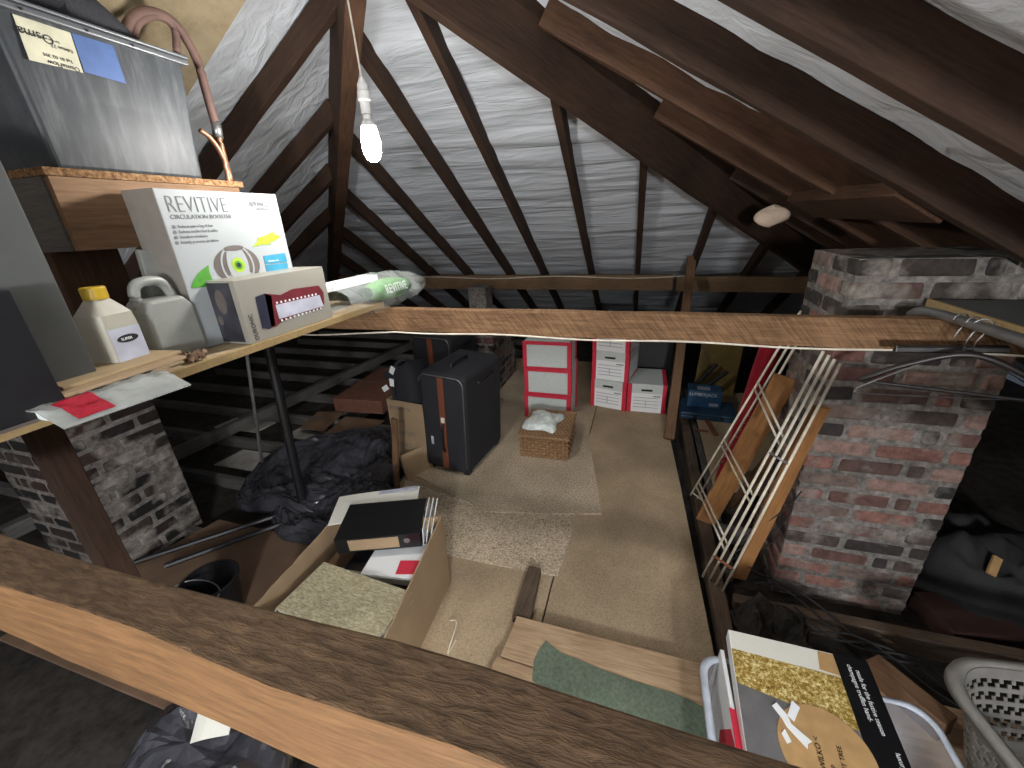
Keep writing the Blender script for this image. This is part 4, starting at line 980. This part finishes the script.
# ---------------------------------------------------------------- cables and rubble at chimney foot
for k in range(4):
    pts = []; sx = .60 + .05 * k
    for i in range(22):
        s_ = i / 21
        pts.append((sx + .62 * s_ + .02 * math.sin(5 * s_ + k), 1.62 - .34 * s_ - .05 * k + .05 * math.sin(8 * s_ + k * 1.7), .005 + .025 * abs(math.sin(6 * s_ + k)) + .006))
    tag(MB().tube(pts, .0045, 6).build('electric_cable', M['coal']), ['looped grey cable on the floor before the chimney, nearest the chimney', 'looped grey cable on the floor before the chimney, second from it', 'looped grey cable before the chimney, third from it', 'looped grey cable before the chimney, nearest the gift box'][k], 'cable', 'loose cables by the chimney foot')
for k in range(3):
    pts = [(.56 + .02 * k + .1 * math.sin(3 * s_ / 10 + k), 1.66 - .01 * k, .02 + .5 * (1 - s_ / 20) ** 2) for s_ in range(21)]
    tag(MB().tube(pts, .003, 6).build('electric_cable', M['coal']), ['thin dark wire trailing down beside the orange plank, nearest it', 'thin dark wire beside the orange plank, middle one', 'thin dark wire beside the orange plank, nearest the wire airer'][k], 'cable', 'thin wires beside the orange plank')
tag(lump(0, .16, .12, .13, 12, .6, 24, 10).build('debris_heap', M['dust'], mtx=Matrix.Translation((.62, 1.42, -.09))), 'dusty heap of loft insulation beside the chimney foot', 'debris', kind='stuff')
o = beam('wood_block', (.90, 1.30, -.01), (1.03, 1.12, .0), .07, .09, M['post'], 'brown wood offcut on the joists behind the gift box', 'wood block')
plate('loose_board', [(.62, 1.02), (1.45, .96), (1.5, 1.22), (.75, 1.24)], -.006, .012, M['plank'], 'brown board under the storage tub and laundry basket', 'board', grain=0)
# dark sack right of the chimney
t = root('sack', 'dark grey sack with a tan tag slumped right of the chimney', 'sack', (1.56, 1.93, -.1))
lump(0, .29, .24, .33, 21, .25, 36, 18).build('sack_body', M['coal'], t, smooth=True)
MB().box(-.018, .018, -.004, .004, -.04, .04).build('tag', M['kraft'], t, mtx=Matrix.Translation((-.09, -.17, .30)) @ Matrix.Rotation(.5, 4, 'Y') @ Matrix.Rotation(-.6, 4, 'X'))
tag(MB().box(-.14, .14, -.1, .1, 0, .09).build('red_brick_pile', flat('dim_red_block', (66, 40, 34), .9), mtx=Matrix.Translation((1.42, 1.70, -.1)) @ Matrix.Rotation(.2, 4, 'Z'), bevel=.006), 'dim reddish block on the floor below the dark sack', 'block')

# ---------------------------------------------------------------- right shelf board, rail and hangers
t = root('board', 'dark grey board with raw yellow pine edge across the right of the tie beams', 'board', (.922, .24, 1.271))
MB().box(.0, .6, 0, 1.44, 0, .026).build('board_panel', M['greyd'], t, bevel=.001)
MB().box(-.010, -.0005, 0, 1.443, .0, .028).build('edge_strip', M['pine'], t)
rp = [Vector((.83, 1.50, 1.28)), Vector((.86, 1.46, 1.296)), Vector((.875, 1.38, 1.302)), Vector((.885, 1.25, 1.303)), Vector((.93, .6, 1.303))]
# steel clothes rail resting on both tie beams
tag(MB().tube(arc([(.838, 1.60, 1.262), (.842, 1.575, 1.279), (.850, 1.53, 1.2855), (.862, 1.44, 1.2855), (.868, 1.25, 1.2855), (.868, .8, 1.2855), (.868, .12, 1.2855)]), .0135, 16).build('clothes_rail', M['steel'], smooth=True), 'grey metal clothes rail beside the right board edge', 'rail')
def hanger(loc, rz, label, kind):
    t = root('coat_hanger', label, 'coat hanger', loc, rz)
    hk = [(0.0165 * math.cos(a), 0, .0165 * math.sin(a)) for a in [math.radians(-40 + 20 * k) for k in range(12)]]
    hk = [(0, 0, -.075), (0, 0, -.045), (.006, 0, -.028)] + [(.0185 * math.cos(a), 0, .0185 * math.sin(a)) for a in [math.radians(-50 + 20 * k) for k in range(13)]]
    MB().tube(hk, .0018, 6).build('hook', M['steel'], t, smooth=True)
    if kind == 'wire':
        pts = arc([(0, 0, -.075), (-.10, 0, -.125), (-.21, 0, -.19), (-.222, 0, -.205), (-.205, 0, -.215), (0, 0, -.217), (.205, 0, -.215), (.222, 0, -.205), (.21, 0, -.19), (.10, 0, -.125), (0, 0, -.075)])
        MB().tube(pts, .0022, 6).build('wire_frame', M['steel'], t, smooth=True)
    elif kind == 'wood':
        MB().tube(arc([(-.215, 0, -.19), (-.12, 0, -.125), (0, 0, -.08), (.12, 0, -.125), (.215, 0, -.19)]), [.006] + [.009] * 31 + [.006], 8).build('shoulder_bar', M['hangerwood'], t, smooth=True)
        MB().tube([(-.205, 0, -.19), (.205, 0, -.19)], .006, 8).build('trouser_bar', M['hangerwood'], t)
    else:
        MB().box(-.14, .14, -.007, .007, -.095, -.072).build('clamp_bar', M['hangerwood'], t, bevel=.004)
        MB().box(-.14, .14, -.009, -.007, -.090, -.078).build('clamp_jaw', M['steel'], t, bevel=.001)
    return t
hanger((.868, 1.385, 1.286), math.radians(4), 'silver wire coat hanger hanging from the clothes rail', 'wire')
hanger((.872, 1.36, 1.286), math.radians(-14), 'dark wooden coat hanger with trouser bar on the clothes rail', 'wood')
hanger((.862, 1.425, 1.286), math.radians(8), 'black clamp trouser hanger farthest along the clothes rail', 'clamp')

# ---------------------------------------------------------------- open carton with binders
t = root('cardboard_carton', 'open brown cardboard carton full of books and binders below the foreground beam', 'carton', (-1.30, .72, 0), math.radians(3))
W_, D_, Hc = .56, .53, .33
mb = MB(); mb.box(0, W_, 0, D_, 0, .006)
def wall(p0, p1, h0, h1, seed):
    p0 = Vector(p0); p1 = Vector(p1); n_ = Vector((-(p1 - p0).y, (p1 - p0).x, 0)).normalized() * .005; vs = []; k = 14
    for i in range(k + 1):
        q_ = p0.lerp(p1, i / k); h_ = h0 + (h1 - h0) * i / k + .010 * noise.noise(Vector((i * .7, seed, 0)))
        vs += [q_, q_ + n_, q_ + n_ + Vector((0, 0, h_)), q_ + Vector((0, 0, h_))]
    fs = [(0, 1, 2, 3), tuple(k * 4 + q for q in (3, 2, 1, 0))]
    for i in range(k):
        for j in range(4): fs.append((i * 4 + j, (i + 1) * 4 + j, (i + 1) * 4 + (j + 1) % 4, i * 4 + (j + 1) % 4))
    mb.add(vs, fs)
wall((W_, 0, 0), (W_, D_, 0), .30, .40, 1); wall((0, D_, 0), (0, 0, 0), .31, .30, 2); wall((0, 0, 0), (W_, 0, 0), .30, .30, 3); wall((W_, D_, 0), (0, D_, 0), .39, .30, 4)
mb.build('carton_walls', M['card'], t)
def book(name, label, cat, loc, rz, W_, D_, H_, cover, pages=None, tilt=(0, 0), group=None, open_side=True):
    t = root(name, label, cat, loc, rz, group); t.rotation_euler = (tilt[0], tilt[1], rz)
    MB().box(0, W_, 0, D_, H_ - .003, H_).build('cover', cover, t, bevel=.0008)
    MB().box(0, W_, 0, D_, 0, .003).build('cover', cover, t, bevel=.0008)
    MB().box(0, .003, 0, D_, .003, H_ - .003).build('spine', cover, t)
    MB().box(.004, W_ - .005, .005, D_ - .005, .0032, H_ - .0032).build('page_block', pages or M['offwhite'], t)
    return t
# gold-mottled album: corners read at about z = .3
g0, g1, g2, g3 = [Z(a_, b_, .30) for a_, b_ in ((325, 557), (408, 590), (381, 640), (275, 607))]
exg = (g1 - g0).normalized()
ang = math.atan2(exg.y, exg.x)
book('album', 'large album with mottled gold cover lying on top in the open carton', 'book', (-1.212, .762, .258), math.radians(-5), .445, .235, .042, M['goldbook'], M['offwhite'])
book('book', 'white book showing beside the mottled album in the open carton', 'book', (-1.250, .765, .226), math.radians(-5), .40, .25, .030, M['white'])
book('book', 'pinkish book under the album at the carton edge', 'book', (-1.280, .77, .189), math.radians(-4), .40, .26, .035, M['ducting'])
book('book', 'red and white magazine between album and binder in the open carton', 'magazine', (-1.02, 1.0, .262), math.radians(8), .25, .19, .012, M['white'])
tag(MB().box(0, .10, 0, .07, 0, .002).build('leaflet', M['red'], mtx=Matrix.Translation((-.875, 1.035, .2755)) @ Matrix.Rotation(.25, 4, 'Z')), 'red leaflet lying on the magazine in the open carton', 'leaflet')
book('book', 'dark book low under the magazine in the open carton', 'book', (-1.12, 1.02, .195), math.radians(6), .36, .20, .060, M['blackgloss'])
# filler block under things
book('book', 'thick brown book at the bottom of the open carton, under the album', 'book', (-1.27, .75, .008), math.radians(3), .26, .42, .15, M['cardd'])
book('book', 'thick grey book at the bottom of the open carton, under the binder', 'book', (-.99, .80, .008), math.radians(3), .22, .40, .17, M['greyd'])
# lever arch file
t = root('lever_arch_file', 'black lever arch file with tan spine label on top of the open carton', 'binder', (-1.17, 1.055, .292), math.radians(20))
t.rotation_euler = (math.radians(2), math.radians(-1), math.radians(20))
W_, D_, H_ = .365, .225, .078
sp_ = MB().box(0, W_, 0, .003, 0, H_).build('spine', M['blackgloss'], t, bevel=.001)
MB().box(0, W_, 0, D_, H_ - .003, H_).build('cover', M['blackgloss'], t, bevel=.001)
MB().box(0, W_, 0, D_, 0, .003).build('cover', M['blackgloss'], t, bevel=.001)
MB().box(.01, W_ - .02, .06, D_ - .01, .004, H_ * .5).build('paper_block', M['white'], t)
MB().box(.055, .27, -.0012, .0, .010, H_ - .010).build('spine_label', M['card'], sp_)
MB().lathe([(.009, -.001), (.013, -.001), (.013, .002), (.009, .002)], 20, Matrix.Translation((.305, -.001, H_ * .55)) @ Matrix.Rotation(PI / 2, 4, 'X')).build('finger_ring', M['steel'], sp_)
for k in range(3):
    MB().box(0, .004, .01, D_ - .004 * k, 0, H_ + .004).build('divider', M['white'], t, mtx=Matrix.Translation((W_ + .002 + .012 * k, 0, 0)) @ Matrix.Rotation(.10 + .1 * k, 4, 'Y'))
t = tag(MB().sheet(lambda u, v: (.40 * (u - .5), .20 * (v - .5), .006 * math.sin(3 * u + v)), 10, 8, .006).build('newspaper', M['offwhite'], mtx=Matrix.Translation((-1.145, 1.32, .355)) @ Matrix.Rotation(math.radians(24), 4, 'Z') @ Matrix.Rotation(math.radians(-3), 4, 'Y')), 'folded newspaper behind the black lever arch file', 'newspaper')
MB().box(.0, .19, .066, .092, .0040, .0070).build('printed_header', M['label'], t)
book('book', 'brown book holding up the newspaper behind the lever arch file', 'book', (-1.27, 1.07, .10), math.radians(4), .46, .16, .09, M['cardd'])
tag(MB().tube(arc([Z(456, 640), Z(448, 655) + Vector((0, 0, .01)), Z(457, 628) + Vector((0, 0, .03)), Z(450, 622) + Vector((0, 0, .01))]), .0025, 6).build('loose_wire', M['cream']), 'bent cream wire lying on the floor beside the open carton', 'wire')

# ---------------------------------------------------------------- storage tub, gift box, basket
def rrect(x0, x1, y0, y1, r, n=6):
    out = []
    for cx, cy, a0 in ((x1 - r, y1 - r, 0), (x0 + r, y1 - r, 90), (x0 + r, y0 + r, 180), (x1 - r, y0 + r, 270)):
        for k in range(n + 1):
            a = math.radians(a0 + 90 * k / n); out.append((cx + r * math.cos(a), cy + r * math.sin(a)))
    return out
def shell(rings, th=.003):
    """rings of equal length from bottom to top -> open tub with a floor"""
    n = len(rings[0]); mb = MB(); vs = [v for r_ in rings for v in r_]; fs = [tuple(range(n - 1, -1, -1))]
    for i in range(len(rings) - 1):
        for k in range(n): fs.append((i * n + k, i * n + (k + 1) % n, (i + 1) * n + (k + 1) % n, (i + 1) * n + k))
    return mb.add(vs, fs)
t = root('storage_tub', 'clear plastic storage tub full of gift packaging beside the foreground planks', 'storage tub', (.29, .50, .014))
TW, TD, TH = .58, .52, .225
def rg(z, g): return [(x, y, z) for x, y in rrect(-g, TW + g, -g, TD + g, .06)]
o = shell([rg(0, -.035), rg(.01, -.03), rg(TH, 0)]).build('tub_body', M['tub'], t, smooth=True); sm = o.modifiers.new('thick', 'SOLIDIFY'); sm.thickness = .003
o = MB(); ra, rbk = rg(TH, .0), rg(TH, .016); rc_, rd_ = rg(TH - .012, .018), rg(TH + .004, .008)
n = len(ra); o.add(ra + rd_ + rbk + rc_, [(i + j * n, (i + 1) % n + j * n, (i + 1) % n + (j + 1) * n, i + (j + 1) * n) for j in range(3) for i in range(n)])
o = o.build('rim', M['tubrim'], t, smooth=True); sm = o.modifiers.new('thick', 'SOLIDIFY'); sm.thickness = .0025
# gift box: big flat pack lying across the tub
GX, GY = .345, 1.085
t = root('gift_box', 'flat grey and gold gift pack with a round kraft tag lying in the tub', 'gift box', (.345, .62, .245)); t.rotation_euler = (math.radians(6), 0, math.radians(-1))
gl, gw = .455, .372
MB().box(0, gw, 0, gl, 0, .045).build('box_body', M['white'], t, bevel=.002)
Lz = .0455
def gp(name, poly, mat, k=1): return MB().prism(poly, Lz + .0004 * k, Lz + .0004 * k + .0004).build(name, mat, t)
gp('cream_band', [(0.004, .395), (.285, .385), (.285, gl - .002), (.004, gl - .002)], M['offwhite'])
gp('gold_patch', [(.235, .395), (.285, .39), (.285, gl - .004), (.245, gl - .004)], M['kraft'], 2)
gp('glitter_band', [(.002, .295), (.31, .25), (.30, .388), (.002, .394)], M['gold'])
gp('grey_field', [(.001, 0), (.30, 0), (.31, .25), (.002, .295)], M['giftgrey'])
gp('black_band', [(.285, .0), (gw, 0), (gw, gl), (.285, gl)], M['blackgloss'], 3)
MB().lathe([(.108, 0), (.108, .002), (0, .002)], 48, Matrix.Translation((.190, .178, Lz + .0015))).build('kraft_tag', M['kraft'], t)
for j, (s_, sz_) in enumerate((('> WILKO <', .019), ('   UP', .017), ('FIR LIT TREE', .016), ('FIR LIT', .013))):
    text(s_, sz_, (.178 + j * .024, .125, Lz + .004), (0, 1, 0), (-1, 0, 0), M['inkblack'], t, sx=.9)
text('6', .055, (.262, .095, Lz + .004), (0, 1, 0), (-1, 0, 0), M['inkblack'], t)
for j, s_ in enumerate(('champagne truffles hand-', 'made for the festive season', 'luxury milk & dark')):
    text(s_, .017, (.312 + .018 * j, .43 - .012 * j - (.18 if j == 2 else 0), Lz + .0022), (.02, -1, 0), (.75, -.66, 0), M['white'], t, sx=.85)
def ribbon(pts): return MB().prism(pts, Lz + .0045, Lz + .0065).build('ribbon', M['white'], t)
def gl_(pts): return [(Z(a_, b_, .30).x - .345, (Z(a_, b_, .30).y - .62)) for a_, b_ in pts]
ribbon(gl_([(768, 707), (772, 704), (783, 716), (787, 724), (808, 741), (804, 743), (804, 748), (783, 727), (778, 719)]))
ribbon(gl_([(783, 716), (787, 702), (795, 709), (790, 722)]))
ribbon(gl_([(778, 733), (781, 729), (788, 741), (784, 743)]))
t = root('gift_bag', 'white and red printed bag wedged on the left inside the storage tub', 'gift bag', (.325, .60, .06)); t.rotation_euler = (0, math.radians(4), 0)
MB().box(-.006, .006, 0, .44, 0, .215).build('bag_panel', M['white'], t, bevel=.002)
MB().prism([(.05, .0), (.20, .0), (.27, .09), (.22, .19), (.15, .205), (.05, .2)], 0, .0008, frame((-.0068, 0, 0), (0, 1, 0), (0, 0, 1))).build('red_print', M['red'], t)
MB().box(0, .06, .0, .24, 0, .002).build('red_flap', M['red'], t, mtx=Matrix.Translation((-.01, .02, .217)) @ Matrix.Rotation(.25, 4, 'Y'))
disc('white_oval', .13, .10, .05, .07, M['white'], t, x=-.0085)
text('co', .05, (.03, .06, .222), (.5, 1, 0), (-1, .5, 0), M['white'], t, lift=.002)
# laundry basket
t = root('laundry_basket', 'grey perforated plastic laundry basket in the lower right corner', 'laundry basket', (1.225, .975, .013), math.radians(8))
BW, BD, BH = .52, .40, .30
def br(z, g, n=12): return [(x, y, z) for x, y in rrect(-BW / 2 + g, BW / 2 - g, -BD / 2 + g, BD / 2 - g, .13, n)]
# densify the outline
def dens(pts, m):
    P = [Vector(p) for p in pts]; L_ = [0]
    for i in range(len(P)): L_.append(L_[-1] + (P[(i + 1) % len(P)] - P[i]).length)
    out = []
    for k in range(m):
        d = L_[-1] * k / m; i = max(j for j in range(len(P)) if L_[j] <= d + 1e-9)
        s_ = (d - L_[i]) / max(1e-9, L_[i + 1] - L_[i]); out.append(P[i].lerp(P[(i + 1) % len(P)], s_))
    return out
NS = 150; mb = MB(); levels = [0, .04] + [.04 + (BH - .075) * k / 15 for k in range(1, 16)] + [BH]
vs = []
for z in levels: vs += dens(br(z, .055 * (1 - z / BH)), NS)
fs = [tuple(range(NS - 1, -1, -1))]
for i in range(len(levels) - 1):
    for k in range(NS):
        if 1 <= i <= 15 and (i % 3) != 1 and (k + (i // 3) * 1) % 3 != 0: continue
        fs.append((i * NS + k, i * NS + (k + 1) % NS, (i + 1) * NS + (k + 1) % NS, (i + 1) * NS + k))
o = mb.add(vs, fs).build('lattice_wall', M['basket'], t); sm = o.modifiers.new('thick', 'SOLIDIFY'); sm.thickness = .003
ra = dens(br(BH, 0), NS); mb = MB()
mb.add(ra + dens(br(BH + .006, -.010), NS) + dens(br(BH + .002, -.022), NS) + dens(br(BH - .018, -.024), NS), [(i + j * NS, (i + 1) % NS + j * NS, (i + 1) % NS + (j + 1) * NS, i + (j + 1) * NS) for j in range(3) for i in range(NS)])
o = mb.build('rim', M['basket'], t, smooth=True); sm = o.modifiers.new('thick', 'SOLIDIFY'); sm.thickness = .003

# ---------------------------------------------------------------- in the dark below the foreground beam
t = tag(lump(0, .26, .20, .20, 33, .25, 30, 14).build('bin_bag', M['binbag'], mtx=Matrix.Translation((-1.18, .38, 0))), 'dark plastic bag in the shade below the foreground beam', 'bin bag')
tag(MB().sheet(lambda u, v: (.10 * (u - .5), .09 * (v - .5), .01 * math.sin(4 * u)), 6, 6, .003).build('paper_scrap', M['offwhite'], mtx=Matrix.Translation((-1.14, .44, .24)) @ Matrix.Rotation(.5, 4, 'Z') @ Matrix.Rotation(.4, 4, 'X')), 'white paper scrap on the dark bag below the foreground beam', 'paper')
